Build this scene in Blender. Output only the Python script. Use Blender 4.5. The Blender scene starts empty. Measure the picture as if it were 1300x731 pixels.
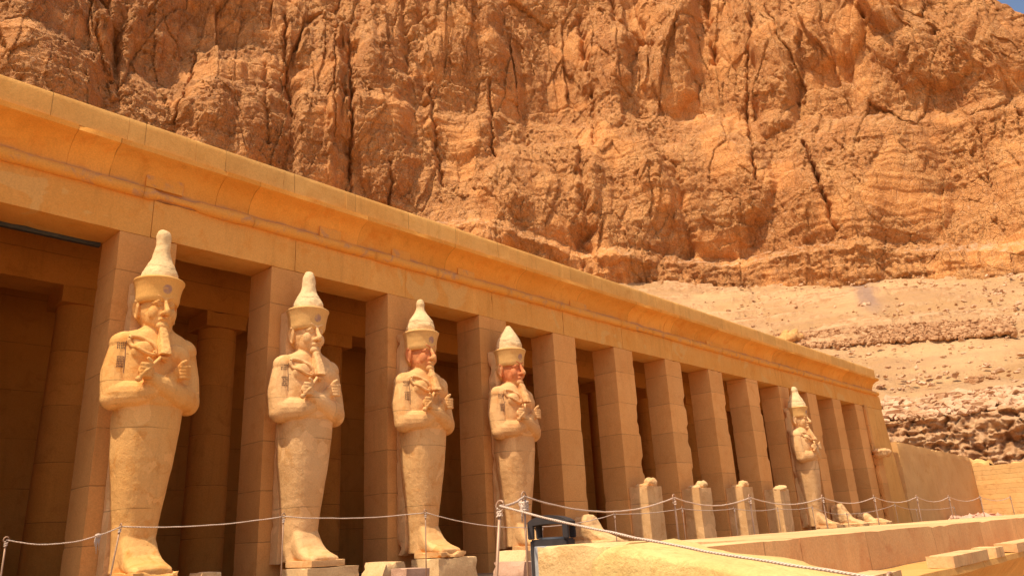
import bpy, bmesh, math, random
import numpy as np
from mathutils import Vector, Matrix, noise as mnoise
from mathutils.bvhtree import BVHTree

C = bpy.context.scene.collection
scene = bpy.context.scene
R = math.radians

# ------------------------------------------------------------------ camera
FPX, W0, H0 = 956.14, 1300.0, 731.0
CAM = Vector((-1.4626, -13.5343, 0.0))
cf = Vector((0.70129066, 0.64091759, 0.31211546))
cr = Vector((0.68598047, -0.72584188, -0.05083655))
cu = Vector((-0.19396443, -0.2497563, 0.94868308))
cam_data = bpy.data.cameras.new('camera')
cam = bpy.data.objects.new('camera', cam_data)
C.objects.link(cam)
m = Matrix((( cr.x, cu.x, -cf.x, CAM.x), (cr.y, cu.y, -cf.y, CAM.y), (cr.z, cu.z, -cf.z, CAM.z), (0, 0, 0, 1)))
cam.matrix_world = m
cam_data.sensor_width = 36
cam_data.lens = FPX / W0 * 36
cam_data.clip_start = 0.1
cam_data.clip_end = 4000
scene.camera = cam

# ------------------------------------------------------------------ light
SUN_EL = 65.0
sd = Vector((-math.cos(R(SUN_EL)), -0.010, math.sin(R(SUN_EL)))).normalized()     # towards the sun
world = bpy.data.worlds.new('World')
scene.world = world
world.use_nodes = True
nt = world.node_tree
nt.nodes.clear()
sky = nt.nodes.new('ShaderNodeTexSky')
sky.sky_type = 'NISHITA'
sky.sun_disc = False
sky.sun_elevation = R(SUN_EL)
sky.sun_rotation = math.atan2(sd.x, sd.y)
sky.altitude = 100
sky.air_density = 1.0
sky.dust_density = 4.0
bgn = nt.nodes.new('ShaderNodeBackground')
bgn.inputs[1].default_value = 0.135
wo = nt.nodes.new('ShaderNodeOutputWorld')
nt.links.new(sky.outputs[0], bgn.inputs[0])
nt.links.new(bgn.outputs[0], wo.inputs[0])
sl = bpy.data.lights.new('sun', 'SUN')
sl.energy = 4.4
sl.angle = R(0.55)
sl.color = (1.0, 0.865, 0.67)
so = bpy.data.objects.new('sun', sl)
so.rotation_euler = (-sd).to_track_quat('-Z', 'Y').to_euler()
C.objects.link(so)
scene.view_settings.view_transform = 'Standard'
scene.view_settings.look = 'None'
scene.view_settings.gamma = 1
scene.view_settings.exposure = 0.25
scene.render.engine = 'CYCLES'
scene.cycles.max_bounces = 10
scene.cycles.diffuse_bounces = 6

# ------------------------------------------------------------------ helpers
def tag(o, label=None, cat=None, group=None, kind=None):
    if label: o['label'] = label
    if cat: o['category'] = cat
    if group: o['group'] = group
    if kind: o['kind'] = kind
    return o

def empty(name, loc=(0, 0, 0), rz=0):
    o = bpy.data.objects.new(name, None)
    o.location = loc
    o.rotation_euler = (0, 0, rz)
    o.empty_display_size = .3
    C.objects.link(o)
    return o

def obj(name, bm, mat, parent=None, smooth=False, loc=(0, 0, 0)):
    me = bpy.data.meshes.new(name)
    bm.to_mesh(me)
    bm.free()
    me.shade_smooth()
    if not smooth:
        me.set_sharp_from_angle(angle=math.radians(32))
    o = bpy.data.objects.new(name, me)
    o.location = loc
    if mat:
        for mm in (mat if isinstance(mat, (list, tuple)) else [mat]):
            me.materials.append(mm)
    if parent:
        o.parent = parent
    C.objects.link(o)
    return o

def copy_tree(o, parent=None):
    c = o.copy()
    C.objects.link(c)
    c.parent = parent
    for ch in o.children:
        copy_tree(ch, c)
    return c

def fbm(v, o=3):
    return mnoise.fractal(v, 1.0, 2.0, o)

def box(bm, x0, x1, y0, y1, z0, z1, seg=0, wear=0, seed=0, chip=1.0):
    """box with optional subdivided, worn and chipped edges"""
    if not seg:
        vs = [bm.verts.new((x, y, z)) for x in (x0, x1) for y in (y0, y1) for z in (z0, z1)]
        for f in ((0, 1, 3, 2), (4, 6, 7, 5), (0, 4, 5, 1), (2, 3, 7, 6), (0, 2, 6, 4), (1, 5, 7, 3)):
            bm.faces.new([vs[i] for i in f])
        return
    L = (x1 - x0, y1 - y0, z1 - z0)
    n = [max(2, int(round(l / seg))) for l in L]
    lo = (x0, y0, z0)
    cache = {}
    sv = Vector((seed * 7.13, seed * 3.7, seed * 1.9))
    er = min(seg * 1.05, .12)
    def vert(i, j, k):
        key = (i, j, k)
        if key in cache:
            return cache[key]
        p = [lo[a] + L[a] * (i, j, k)[a] / n[a] for a in range(3)]
        d = [min(p[a] - lo[a], lo[a] + L[a] - p[a]) for a in range(3)]
        e = sorted(d)[1]
        P = Vector(p)
        nv = fbm(P * 3.1 + sv, 4)
        amt = 0
        if e < er:
            c = min(1.5, max(0, nv - .3) * 3.0 * chip)
            amt = wear * (.35 + c) * (1 - .55 * e / er)
        for a in range(3):
            if d[a] < er:
                s = 1 if p[a] - lo[a] < L[a] / 2 else -1
                if amt:
                    p[a] += s * amt * (1 - .5 * d[a] / er)
        q = Vector(p)
        q += Vector((fbm(P * .9 + sv), fbm(P * .9 - sv), fbm(P * .8 + sv * 2))) * wear * .35
        q += Vector((fbm(P * 5 + sv), fbm(P * 5 - sv), 0)) * wear * .12
        v = bm.verts.new(q)
        cache[key] = v
        return v
    for a in range(3):
        b, c = [(1, 2), (2, 0), (0, 1)][a]
        for side in (0, n[a]):
            for i in range(n[b]):
                for j in range(n[c]):
                    idx = []
                    for (u, w) in ((0, 0), (1, 0), (1, 1), (0, 1)):
                        t = [0, 0, 0]
                        t[a] = side; t[b] = i + u; t[c] = j + w
                        idx.append(vert(*t))
                    if side == 0:
                        idx.reverse()
                    bm.faces.new(idx)

def loft(bm, rings, cap=True):
    """rings: list of lists of Vector (same count)"""
    vr = [[bm.verts.new(p) for p in r] for r in rings]
    n = len(vr[0])
    for a, b in zip(vr, vr[1:]):
        for i in range(n):
            bm.faces.new((a[i], a[(i + 1) % n], b[(i + 1) % n], b[i]))
    if cap:
        bm.faces.new(list(reversed(vr[0])))
        bm.faces.new(vr[-1])
    return vr

def ering(cx, cy, z, rx, ry, n=28, p=2.0):
    out = []
    for i in range(n):
        a = 2 * math.pi * i / n
        c, s = math.cos(a), math.sin(a)
        out.append(Vector((cx + rx * math.copysign(abs(c) ** (2 / p), c), cy + ry * math.copysign(abs(s) ** (2 / p), s), z)))
    return out

def tube(bm, pts, rad, n=10, caps=True):
    pts = [Vector(p) for p in pts]
    if not isinstance(rad, (list, tuple)):
        rad = [rad] * len(pts)
    rings = []
    up = Vector((0, 0, 1))
    for i, p in enumerate(pts):
        t = (pts[min(i + 1, len(pts) - 1)] - pts[max(i - 1, 0)]).normalized()
        u = up if abs(t.dot(up)) < .9 else Vector((1, 0, 0))
        a = t.cross(u).normalized()
        b = a.cross(t).normalized()
        rings.append([p + (a * math.cos(2 * math.pi * k / n) + b * math.sin(2 * math.pi * k / n)) * rad[i] for k in range(n)])
    loft(bm, rings, caps)

def limb(bm, pts, rad, n=14, sub=6):
    """smooth tapered limb with rounded ends"""
    P, Rr = [], []
    for i in range(len(pts) - 1):
        for k in range(sub):
            t = k / sub
            P.append(Vector(pts[i]).lerp(Vector(pts[i + 1]), t)); Rr.append(rad[i] + (rad[i + 1] - rad[i]) * t)
    P.append(Vector(pts[-1])); Rr.append(rad[-1])
    tube(bm, P, Rr, n)
    for e in (0, -1):
        ell(bm, pts[e], (rad[e],) * 3)

def ell(bm, c, r, rot=None, sub=3):
    ret = bmesh.ops.create_icosphere(bm, subdivisions=sub, radius=1)
    M = Matrix.Translation(Vector(c))
    if rot:
        from mathutils import Euler
        M = M @ Euler(rot).to_matrix().to_4x4()
    M = M @ Matrix.Diagonal((r[0], r[1], r[2], 1))
    bmesh.ops.transform(bm, matrix=M, verts=ret['verts'])

def remeshed(bm, voxel, smooth_it=3, factor=.5):
    me = bpy.data.meshes.new('tmp')
    bm.to_mesh(me); bm.free()
    o = bpy.data.objects.new('tmp', me)
    C.objects.link(o)
    r = o.modifiers.new('r', 'REMESH'); r.mode = 'VOXEL'; r.voxel_size = voxel; r.use_smooth_shade = True
    s = o.modifiers.new('s', 'SMOOTH'); s.factor = factor; s.iterations = smooth_it
    dg = bpy.context.evaluated_depsgraph_get()
    dg.update()
    out = bpy.data.meshes.new_from_object(o.evaluated_get(dg))
    bpy.data.objects.remove(o)
    bpy.data.meshes.remove(me)
    out.shade_smooth()
    return out

def erode(me, amp, scale, seed=0):
    """weathering: move vertices along normals by noise"""
    n = len(me.vertices)
    co = np.empty(n * 3); me.vertices.foreach_get('co', co); co = co.reshape(-1, 3)
    no = np.empty(n * 3); me.vertices.foreach_get('normal', no); no = no.reshape(-1, 3)
    d = np.array([mnoise.fractal(Vector(p * scale) + Vector((seed, 0, seed)), .8, 2.1, 4) for p in co])
    co += no * (d * amp)[:, None]
    me.vertices.foreach_set('co', co.ravel())
    me.update()

# numpy noise ---------------------------------------------------------
def _h(ix, iy, seed):
    a = (ix.astype(np.int64) * 374761393 + iy.astype(np.int64) * 668265263 + seed * 974711) & 0xffffffff
    a = ((a ^ (a >> 13)) * 1274126177) & 0xffffffff
    a = a ^ (a >> 16)
    a = (a * 2246822519) & 0xffffffff
    return ((a ^ (a >> 15)) & 0xffffff) / float(0xffffff)

def pn(x, y, seed=0):
    ix = np.floor(x); iy = np.floor(y)
    fx = x - ix; fy = y - iy
    u = fx * fx * fx * (fx * (fx * 6 - 15) + 10); v = fy * fy * fy * (fy * (fy * 6 - 15) + 10)
    def g(a, b, dx, dy):
        t = _h(a, b, seed) * 2 * np.pi
        return np.cos(t) * dx + np.sin(t) * dy
    n00 = g(ix, iy, fx, fy); n10 = g(ix + 1, iy, fx - 1, fy)
    n01 = g(ix, iy + 1, fx, fy - 1); n11 = g(ix + 1, iy + 1, fx - 1, fy - 1)
    return ((n00 + (n10 - n00) * u) * (1 - v) + (n01 + (n11 - n01) * u) * v) * 1.5

def fb(x, y, seed=0, o=4, g=.5):
    t = 0; a = 1
    for i in range(o):
        t = t + a * pn(x * 2 ** i + 17.3 * i, y * 2 ** i - 9.1 * i, seed + i)
        a *= g
    return t

def worley(x, y, seed=0):
    """returns F1, F2 and the random value and offset of the nearest cell"""
    ix = np.floor(x); iy = np.floor(y)
    f1 = np.full(x.shape, 9.); f2 = np.full(x.shape, 9.); r = np.zeros(x.shape); ox = np.zeros(x.shape); oy = np.zeros(x.shape)
    for a in (-1, 0, 1):
        for b in (-1, 0, 1):
            cx = ix + a; cy = iy + b
            px = cx + _h(cx, cy, seed); py = cy + _h(cx, cy, seed + 5)
            d = np.hypot(px - x, py - y)
            near = d < f1
            f2 = np.where(near, f1, np.minimum(f2, d))
            r = np.where(near, _h(cx, cy, seed + 11), r)
            ox = np.where(near, x - px, ox); oy = np.where(near, y - py, oy)
            f1 = np.where(near, d, f1)
    return f1, f2, r, ox, oy

def grid_mesh(name, X, Y, Z, mat, attrs=None, smooth=True):
    nr, nc = X.shape
    co = np.stack([X, Y, Z], -1).reshape(-1, 3)
    i = np.arange(nr * nc).reshape(nr, nc)
    f = np.stack([i[:-1, :-1], i[:-1, 1:], i[1:, 1:], i[1:, :-1]], -1).reshape(-1, 4)
    me = bpy.data.meshes.new(name)
    me.vertices.add(len(co)); me.vertices.foreach_set('co', co.ravel().astype(np.float32))
    me.loops.add(f.size); me.loops.foreach_set('vertex_index', f.ravel().astype(np.int32))
    me.polygons.add(len(f)); me.polygons.foreach_set('loop_start', (np.arange(len(f)) * 4).astype(np.int32))
    me.polygons.foreach_set('loop_total', np.full(len(f), 4, np.int32))
    me.update(calc_edges=True)
    for k, v in (attrs or {}).items():
        a = me.attributes.new(k, 'FLOAT', 'POINT')
        a.data.foreach_set('value', v.ravel().astype(np.float32))
    if smooth:
        me.shade_smooth()
    me.materials.append(mat)
    o = bpy.data.objects.new(name, me)
    C.objects.link(o)
    return o

def project_px(X, Y, Z):
    dx, dy, dz = X - CAM.x, Y - CAM.y, Z - CAM.z
    w = dx * cf.x + dy * cf.y + dz * cf.z
    w = np.where(w > .1, w, .1)
    return (650 + FPX * (dx * cr.x + dy * cr.y + dz * cr.z) / w, 365.5 - FPX * (dx * cu.x + dy * cu.y + dz * cu.z) / w)

# ------------------------------------------------------------------ materials
class NT:
    def __init__(s, name):
        s.m = bpy.data.materials.new(name)
        s.m.use_nodes = True
        s.t = s.m.node_tree
        s.b = s.t.nodes['Principled BSDF']
        s.b.inputs['Roughness'].default_value = .9
        s.b.inputs['Specular IOR Level'].default_value = .2
        tc = s.t.nodes.new('ShaderNodeTexCoord')
        oi = s.t.nodes.new('ShaderNodeObjectInfo')
        mul = s.math('MULTIPLY', oi.outputs['Random'], 37.0)
        ad = s.t.nodes.new('ShaderNodeVectorMath'); ad.operation = 'ADD'
        s.l(tc.outputs['Object'], ad.inputs[0]); s.l(mul, ad.inputs[1])
        s.co = ad.outputs[0]; s.raw = tc.outputs['Object']; s.rand = oi.outputs['Random']
    def l(s, a, b): s.t.links.new(a, b)
    def put(s, sock, v):
        if hasattr(v, 'is_linked') or hasattr(v, 'links'):
            s.l(v, sock)
        else:
            sock.default_value = v
    def math(s, op, a, b=0.0, clamp=False):
        n = s.t.nodes.new('ShaderNodeMath'); n.operation = op; n.use_clamp = clamp
        s.put(n.inputs[0], a); s.put(n.inputs[1], b)
        return n.outputs[0]
    def scale(s, v, sc):
        n = s.t.nodes.new('ShaderNodeMapping'); n.vector_type = 'POINT'
        n.inputs['Scale'].default_value = sc
        s.l(v, n.inputs['Vector'])
        return n.outputs[0]
    def noise(s, sc, det=4, vec=None, rough=.55, dist=0):
        n = s.t.nodes.new('ShaderNodeTexNoise')
        n.inputs['Scale'].default_value = sc; n.inputs['Detail'].default_value = det
        n.inputs['Roughness'].default_value = rough; n.inputs['Distortion'].default_value = dist
        s.l(vec or s.co, n.inputs['Vector'])
        return n.outputs['Fac']
    def voro(s, sc, vec=None, feat='F1'):
        n = s.t.nodes.new('ShaderNodeTexVoronoi'); n.feature = feat
        n.inputs['Scale'].default_value = sc
        s.l(vec or s.co, n.inputs['Vector'])
        return n
    def ramp(s, v, lo, hi, a=0.0, b=1.0):
        n = s.t.nodes.new('ShaderNodeMapRange'); n.clamp = True
        n.interpolation_type = 'SMOOTHSTEP'
        s.put(n.inputs['Value'], v)
        n.inputs['From Min'].default_value = lo; n.inputs['From Max'].default_value = hi
        n.inputs['To Min'].default_value = a; n.inputs['To Max'].default_value = b
        return n.outputs[0]
    def mix(s, f, a, b, mode='MIX'):
        n = s.t.nodes.new('ShaderNodeMix'); n.data_type = 'RGBA'; n.blend_type = mode
        s.put(n.inputs[0], f)
        for sock, v in ((n.inputs[6], a), (n.inputs[7], b)):
            if isinstance(v, (tuple, list)):
                sock.default_value = (*v, 1)
            elif isinstance(v, (int, float)):
                sock.default_value = (v, v, v, 1)
            else:
                s.l(v, sock)
        return n.outputs[2]
    def grey(s, v):
        n = s.t.nodes.new('ShaderNodeCombineXYZ')
        for i in range(3): s.l(v, n.inputs[i])
        return n.outputs[0]
    def attr(s, name):
        n = s.t.nodes.new('ShaderNodeAttribute'); n.attribute_name = name
        return n.outputs['Fac']
    def sep(s, v):
        n = s.t.nodes.new('ShaderNodeSeparateXYZ'); s.l(v, n.inputs[0]); return n.outputs
    def bump(s, h, strength, dist=.02):
        n = s.t.nodes.new('ShaderNodeBump'); n.inputs['Strength'].default_value = strength; n.inputs['Distance'].default_value = dist
        s.l(h, n.inputs['Height'])
        s.l(n.outputs[0], s.b.inputs['Normal'])
        return n
    def color(s, v): s.l(v, s.b.inputs['Base Color'])

def stone(name, cA, cB, cC, sc=.5, bump=.5, courses=0.0, xj=0.0, streak=.25, patch=None, bd=.02):
    t = NT(name)
    n1 = t.noise(sc, 5, rough=.6)
    c = t.mix(t.ramp(n1, .35, .66), cA, cB)
    n2 = t.noise(sc * 5, 6, rough=.65, dist=.6)
    c = t.mix(t.ramp(n2, .5, .72, 0, .75), c, cC)
    if streak:
        st = t.noise(1.0, 5, vec=t.scale(t.co, (4.5, 4.5, .35)), rough=.7)
        c = t.mix(t.ramp(st, .5, .78, 0, streak), c, tuple(x * .55 for x in cA))
        st2 = t.noise(1.0, 4, vec=t.scale(t.co, (2.1, 2.1, .25)), rough=.6)
        c = t.mix(t.ramp(st2, .55, .8, 0, streak), c, tuple(min(1, x * 1.35) for x in cB))
    if patch:
        pm = t.ramp(t.noise(.9, 3, rough=.4, dist=1.2), .60, .63, 0, .8)
        c = t.mix(pm, c, patch)
    fine = t.noise(38, 5, rough=.7)
    h = t.math('ADD', t.math('MULTIPLY', fine, .3), t.math('MULTIPLY', t.noise(7, 6, rough=.65), 1.0))
    if courses or xj:
        x, y, z = t.sep(t.raw)
        wob = t.math('MULTIPLY', t.math('SUBTRACT', t.noise(2.0, 3), .5), .03)
        lines = None
        for ax, step in ((z, courses), (x, xj)):
            if not step: continue
            q = t.math('DIVIDE', t.math('ADD', ax, wob), step)
            q = t.math('ADD', q, t.math('MULTIPLY', t.rand, 7.0)) if ax == z else q
            fr = t.math('FRACT', q)
            e = t.math('MINIMUM', fr, t.math('SUBTRACT', 1.0, fr))
            ln = t.ramp(e, .003 / step, .012 / step, 1, 0)
            wn = t.t.nodes.new('ShaderNodeTexWhiteNoise'); wn.noise_dimensions = '2D'
            cmb = t.t.nodes.new('ShaderNodeCombineXYZ')
            t.l(t.math('FLOOR', q), cmb.inputs[0]); t.l(t.rand, cmb.inputs[1])
            t.l(cmb.outputs[0], wn.inputs['Vector'])
            c = t.mix(1.0, c, t.grey(t.ramp(wn.outputs['Value'], 0, 1, .92, 1.05)), 'MULTIPLY')
            lines = ln if lines is None else t.math('MAXIMUM', lines, ln)
        jn = t.ramp(t.noise(2.0, 3), .35, .55, .3, 1)
        lines = t.math('MULTIPLY', lines, jn)
        c = t.mix(t.math('MULTIPLY', lines, .6), c, tuple(x * .35 for x in cA))
        h = t.math('SUBTRACT', h, t.math('MULTIPLY', lines, 1.2))
    pits = t.ramp(t.voro(9).outputs['Distance'], .03, .10, 1, 0)
    pits = t.math('MULTIPLY', pits, t.ramp(t.noise(1.3, 2), .52, .62))
    h = t.math('SUBTRACT', h, t.math('MULTIPLY', pits, .8))
    c = t.mix(1.0, c, t.grey(t.ramp(fine, .25, .75, .88, 1.1)), 'MULTIPLY')
    t.color(c)
    t.bump(h, bump, bd)
    return t.m

M = {}
M['pillar'] = stone('pillar_stone', (0.639, 0.296, 0.084), (0.690, 0.332, 0.103), (0.587, 0.250, 0.065), courses=.93, streak=.22)
M['pillar2'] = stone('paler_pillar_stone', (0.760, 0.354, 0.105), (0.800, 0.396, 0.130), (0.720, 0.313, 0.085), courses=.98, streak=.2)  # paler, more orange tone for the pillars farther along
M['wall'] = stone('wall_stone', (0.700, 0.346, 0.090), (0.760, 0.401, 0.112), (0.640, 0.292, 0.068), xj=1.9, streak=.25)
M['architrave'] = stone('architrave_stone', (0.720, 0.330, 0.070), (0.770, 0.381, 0.098), (0.700, 0.274, 0.043), sc=.45, streak=.3, patch=(0.720, 0.391, 0.117))
M['cavetto'] = stone('cavetto_stone', (.66, .33, .085), (.70, .37, .11), (.60, .26, .06), sc=.4, streak=.4, xj=2.7)
M['slab'] = stone('slab_stone', (0.720, 0.368, 0.095), (0.770, 0.419, 0.121), (0.660, 0.317, 0.071), sc=.5, xj=1.55, streak=.35)
M['torus'] = stone('torus_stone', (0.740, 0.332, 0.060), (0.760, 0.361, 0.080), (0.460, 0.257, 0.160), sc=.8, streak=.1)
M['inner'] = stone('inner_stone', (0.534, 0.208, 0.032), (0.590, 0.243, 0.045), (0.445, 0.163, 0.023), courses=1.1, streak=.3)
M['parapet'] = stone('parapet_stone', (0.660, 0.376, 0.160), (0.740, 0.470, 0.208), (0.600, 0.301, 0.120), sc=.5, xj=2.3, streak=.35)
M['balustrade'] = stone('balustrade_plaster', (0.658, 0.423, 0.146), (0.714, 0.488, 0.184), (0.545, 0.313, 0.100), sc=2.2, streak=0, bump=1.2)
M['pier'] = stone('pier_stone', (0.684, 0.437, 0.176), (0.722, 0.475, 0.208), (0.589, 0.323, 0.112), sc=1.4, streak=0, bump=1.0)
M['floor'] = stone('floor_stone', (.28, .18, .10), (.33, .215, .12), (.24, .145, .075), sc=.4, streak=0)
M['block'] = stone('block_stone', (.70, .44, .20), (.76, .50, .24), (.62, .36, .15), sc=1.2, streak=0, bump=.8)
M['pinkblock'] = stone('pink_block_stone', (.50, .29, .18), (.56, .34, .22), (.44, .24, .14), sc=1.2, streak=0, bump=.8)
M['rubblewall'] = stone('north_wall_stone', (0.700, 0.388, 0.128), (0.740, 0.436, 0.162), (0.560, 0.262, 0.085), sc=.6, courses=.32, streak=.1, bump=1.0)
M['plasterwall'] = stone('shaded_wall_plaster', (0.640, 0.353, 0.125), (0.680, 0.391, 0.148), (0.600, 0.307, 0.094), sc=.35, streak=.15)
M['sand'] = stone('sand', (.60, .40, .22), (.66, .45, .26), (.54, .33, .18), sc=.05, streak=0, bump=.6, bd=.1)

def mauve_line(mat):  # uneven mauve-brown band along the foot of the cornice curve
    t = mat.node_tree
    b = t.nodes['Principled BSDF']
    src = b.inputs['Base Color'].links[0].from_socket
    tc = t.nodes.new('ShaderNodeTexCoord'); sp = t.nodes.new('ShaderNodeSeparateXYZ'); t.links.new(tc.outputs['Object'], sp.inputs[0])
    nz = t.nodes.new('ShaderNodeTexNoise'); nz.inputs['Scale'].default_value = 1.6; nz.inputs['Detail'].default_value = 5; t.links.new(tc.outputs['Object'], nz.inputs['Vector'])
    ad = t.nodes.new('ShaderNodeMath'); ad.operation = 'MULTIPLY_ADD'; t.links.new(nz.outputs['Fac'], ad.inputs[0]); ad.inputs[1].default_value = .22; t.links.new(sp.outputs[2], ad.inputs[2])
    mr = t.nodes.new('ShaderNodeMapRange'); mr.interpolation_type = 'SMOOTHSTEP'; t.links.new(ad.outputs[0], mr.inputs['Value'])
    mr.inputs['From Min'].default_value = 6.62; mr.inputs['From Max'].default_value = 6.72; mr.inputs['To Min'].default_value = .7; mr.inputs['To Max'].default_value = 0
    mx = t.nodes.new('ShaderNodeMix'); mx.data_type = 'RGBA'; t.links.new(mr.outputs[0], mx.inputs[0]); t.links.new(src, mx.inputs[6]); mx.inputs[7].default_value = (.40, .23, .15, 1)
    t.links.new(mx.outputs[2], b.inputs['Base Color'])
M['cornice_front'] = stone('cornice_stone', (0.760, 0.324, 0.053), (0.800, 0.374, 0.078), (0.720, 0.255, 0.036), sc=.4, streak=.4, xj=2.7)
mauve_line(M['cornice_front'])

def simple(name, col, rough=.6, metal=0, var=.12):
    t = NT(name)
    n = t.noise(12, 4)
    c = t.mix(1.0, col, t.grey(t.ramp(n, .3, .7, 1 - var, 1 + var)), 'MULTIPLY')
    t.color(c)
    t.b.inputs['Roughness'].default_value = rough
    t.b.inputs['Metallic'].default_value = metal
    t.bump(t.noise(60, 3), .15, .002)
    return t.m
M['slate'] = simple('slate_plastic', (.060, .050, .046), .8)
M['slate'].node_tree.nodes['Principled BSDF'].inputs['Specular IOR Level'].default_value = .05
M['panel'] = simple('pale_grey_panel', (.40, .39, .36), .7)
M['metal'] = simple('painted_post_metal', (.42, .25, .15), .5, .3)
M['ironpost'] = simple('rusty_iron', (.16, .09, .05), .7, .5)
M['beam'] = simple('grey_steel', (.09, .10, .11), .5, .5)
M['paint'] = simple('faded_dark_paint', (.13, .06, .045), .9, 0, .4)

def rope_mat():
    t = NT('hemp_rope')
    w = t.t.nodes.new('ShaderNodeTexWave'); w.inputs['Scale'].default_value = 28; w.inputs['Distortion'].default_value = 2
    w.bands_direction = 'DIAGONAL'
    t.l(t.raw, w.inputs['Vector'])
    c = t.mix(w.outputs['Fac'], (.50, .35, .25), (.70, .54, .41))
    t.color(c); t.bump(w.outputs['Fac'], .8, .004)
    return t.m
M['rope'] = rope_mat()

def statue_mat(name, a, b, c3, red=0.0, rough_strip=0.0):
    t = NT(name)
    n1 = t.noise(.8, 5, rough=.6)
    c = t.mix(t.ramp(n1, .35, .65), a, b)
    c = t.mix(t.ramp(t.noise(2.6, 7, rough=.7, dist=.6), .50, .66, 0, .85), c, c3)
    stv = t.noise(1.0, 5, vec=t.scale(t.co, (5, 5, .5)), rough=.7)
    c = t.mix(t.ramp(stv, .52, .75, 0, .4), c, tuple(q * .62 for q in a))
    c = t.mix(t.ramp(t.noise(1.7, 3, rough=.4, dist=1.0), .585, .60, 0, .75), c, tuple(min(.9, x * 1.12) for x in b))
    x, y, z = t.sep(t.raw)
    if red:
        band = t.math('MULTIPLY', t.ramp(z, 3.98, 4.10), t.ramp(z, 4.62, 4.74, 1, 0))
        band = t.math('MULTIPLY', band, t.ramp(t.noise(3.0, 3), .35, .52))
        c = t.mix(t.math('MULTIPLY', band, red), c, (.60, .16, .055))
    # block joints across the body
    for zz in (1.02, 2.28, 3.02):
        wob = t.math('MULTIPLY', t.math('SUBTRACT', t.noise(2.5, 3), .5), .05)
        e = t.math('ABSOLUTE', t.math('SUBTRACT', t.math('ADD', z, wob), zz))
        ln = t.math('MULTIPLY', t.ramp(e, .004, .014, 1, 0), t.ramp(t.noise(1.1, 2), .42, .55))
        c = t.mix(t.math('MULTIPLY', ln, .6), c, tuple(q * .4 for q in a))
    fine = t.noise(45, 5, rough=.7)
    c = t.mix(1.0, c, t.grey(t.ramp(fine, .25, .75, .9, 1.08)), 'MULTIPLY')
    pits = t.ramp(t.voro(11).outputs['Distance'], .03, .11, 1, 0)
    pits = t.math('MULTIPLY', pits, t.ramp(t.noise(1.6, 2), .5, .62))
    h = t.math('ADD', t.math('MULTIPLY', fine, .35), t.noise(6, 6, rough=.65))
    h = t.math('SUBTRACT', h, t.math('MULTIPLY', pits, .8))
    e2 = t.math('ABSOLUTE', t.math('SUBTRACT', t.math('ADD', z, t.math('MULTIPLY', t.math('SUBTRACT', t.noise(4.5, 4), .5), .22)), 5.12))
    c = t.mix(t.math('MULTIPLY', t.ramp(e2, .004, .013, 1, 0), .55), c, tuple(q * .3 for q in a))
    t.color(c); t.bump(h, .8, .025)
    return t.m
M['st1'] = statue_mat('statue_limestone_ochre', (0.740, 0.375, 0.108), (0.790, 0.426, 0.140), (0.680, 0.287, 0.063))
M['st2'] = statue_mat('statue_limestone_pale', (0.700, 0.389, 0.153), (0.760, 0.444, 0.189), (0.640, 0.324, 0.108))
M['st3'] = statue_mat('statue_limestone_red_face', (0.720, 0.380, 0.135), (0.770, 0.436, 0.171), (0.660, 0.306, 0.090), red=.75)
M['st4'] = statue_mat('statue_limestone_red_cheek', (0.680, 0.361, 0.140), (0.740, 0.417, 0.171), (0.640, 0.297, 0.099), red=.8)
M['st5'] = statue_mat('statue_limestone_worn', (0.660, 0.371, 0.153), (0.740, 0.444, 0.198), (0.600, 0.306, 0.108))

def crown_mat(base, name):
    t = NT(name)
    c = t.mix(t.ramp(t.noise(2, 5), .35, .65), base, tuple(x * 1.07 for x in base))
    x, y, z = t.sep(t.raw)
    # faded violet cobra mark on the brow
    d = t.math('ADD', t.math('POWER', t.math('DIVIDE', x, .085), 2.0), t.math('POWER', t.math('DIVIDE', t.math('SUBTRACT', z, 4.66), .09), 2.0))
    f = t.math('MULTIPLY', t.ramp(d, .5, 1.1, 1, 0), t.math('LESS_THAN', y, -.1))
    f = t.math('MULTIPLY', f, t.ramp(t.noise(12, 3), .3, .55, .25, .8))
    c = t.mix(f, c, (.34, .19, .17))
    fine = t.noise(45, 5, rough=.7)
    c = t.mix(1.0, c, t.grey(t.ramp(fine, .25, .75, .9, 1.08)), 'MULTIPLY')
    t.color(c); t.bump(t.math('ADD', t.math('MULTIPLY', fine, .35), t.noise(5, 6, rough=.65)), .4, .02)
    return t.m
M['cr1'] = crown_mat((0.740, 0.388, 0.104), 'crown_ochre')
M['cr2'] = crown_mat((0.700, 0.398, 0.135), 'crown_tan')

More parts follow.
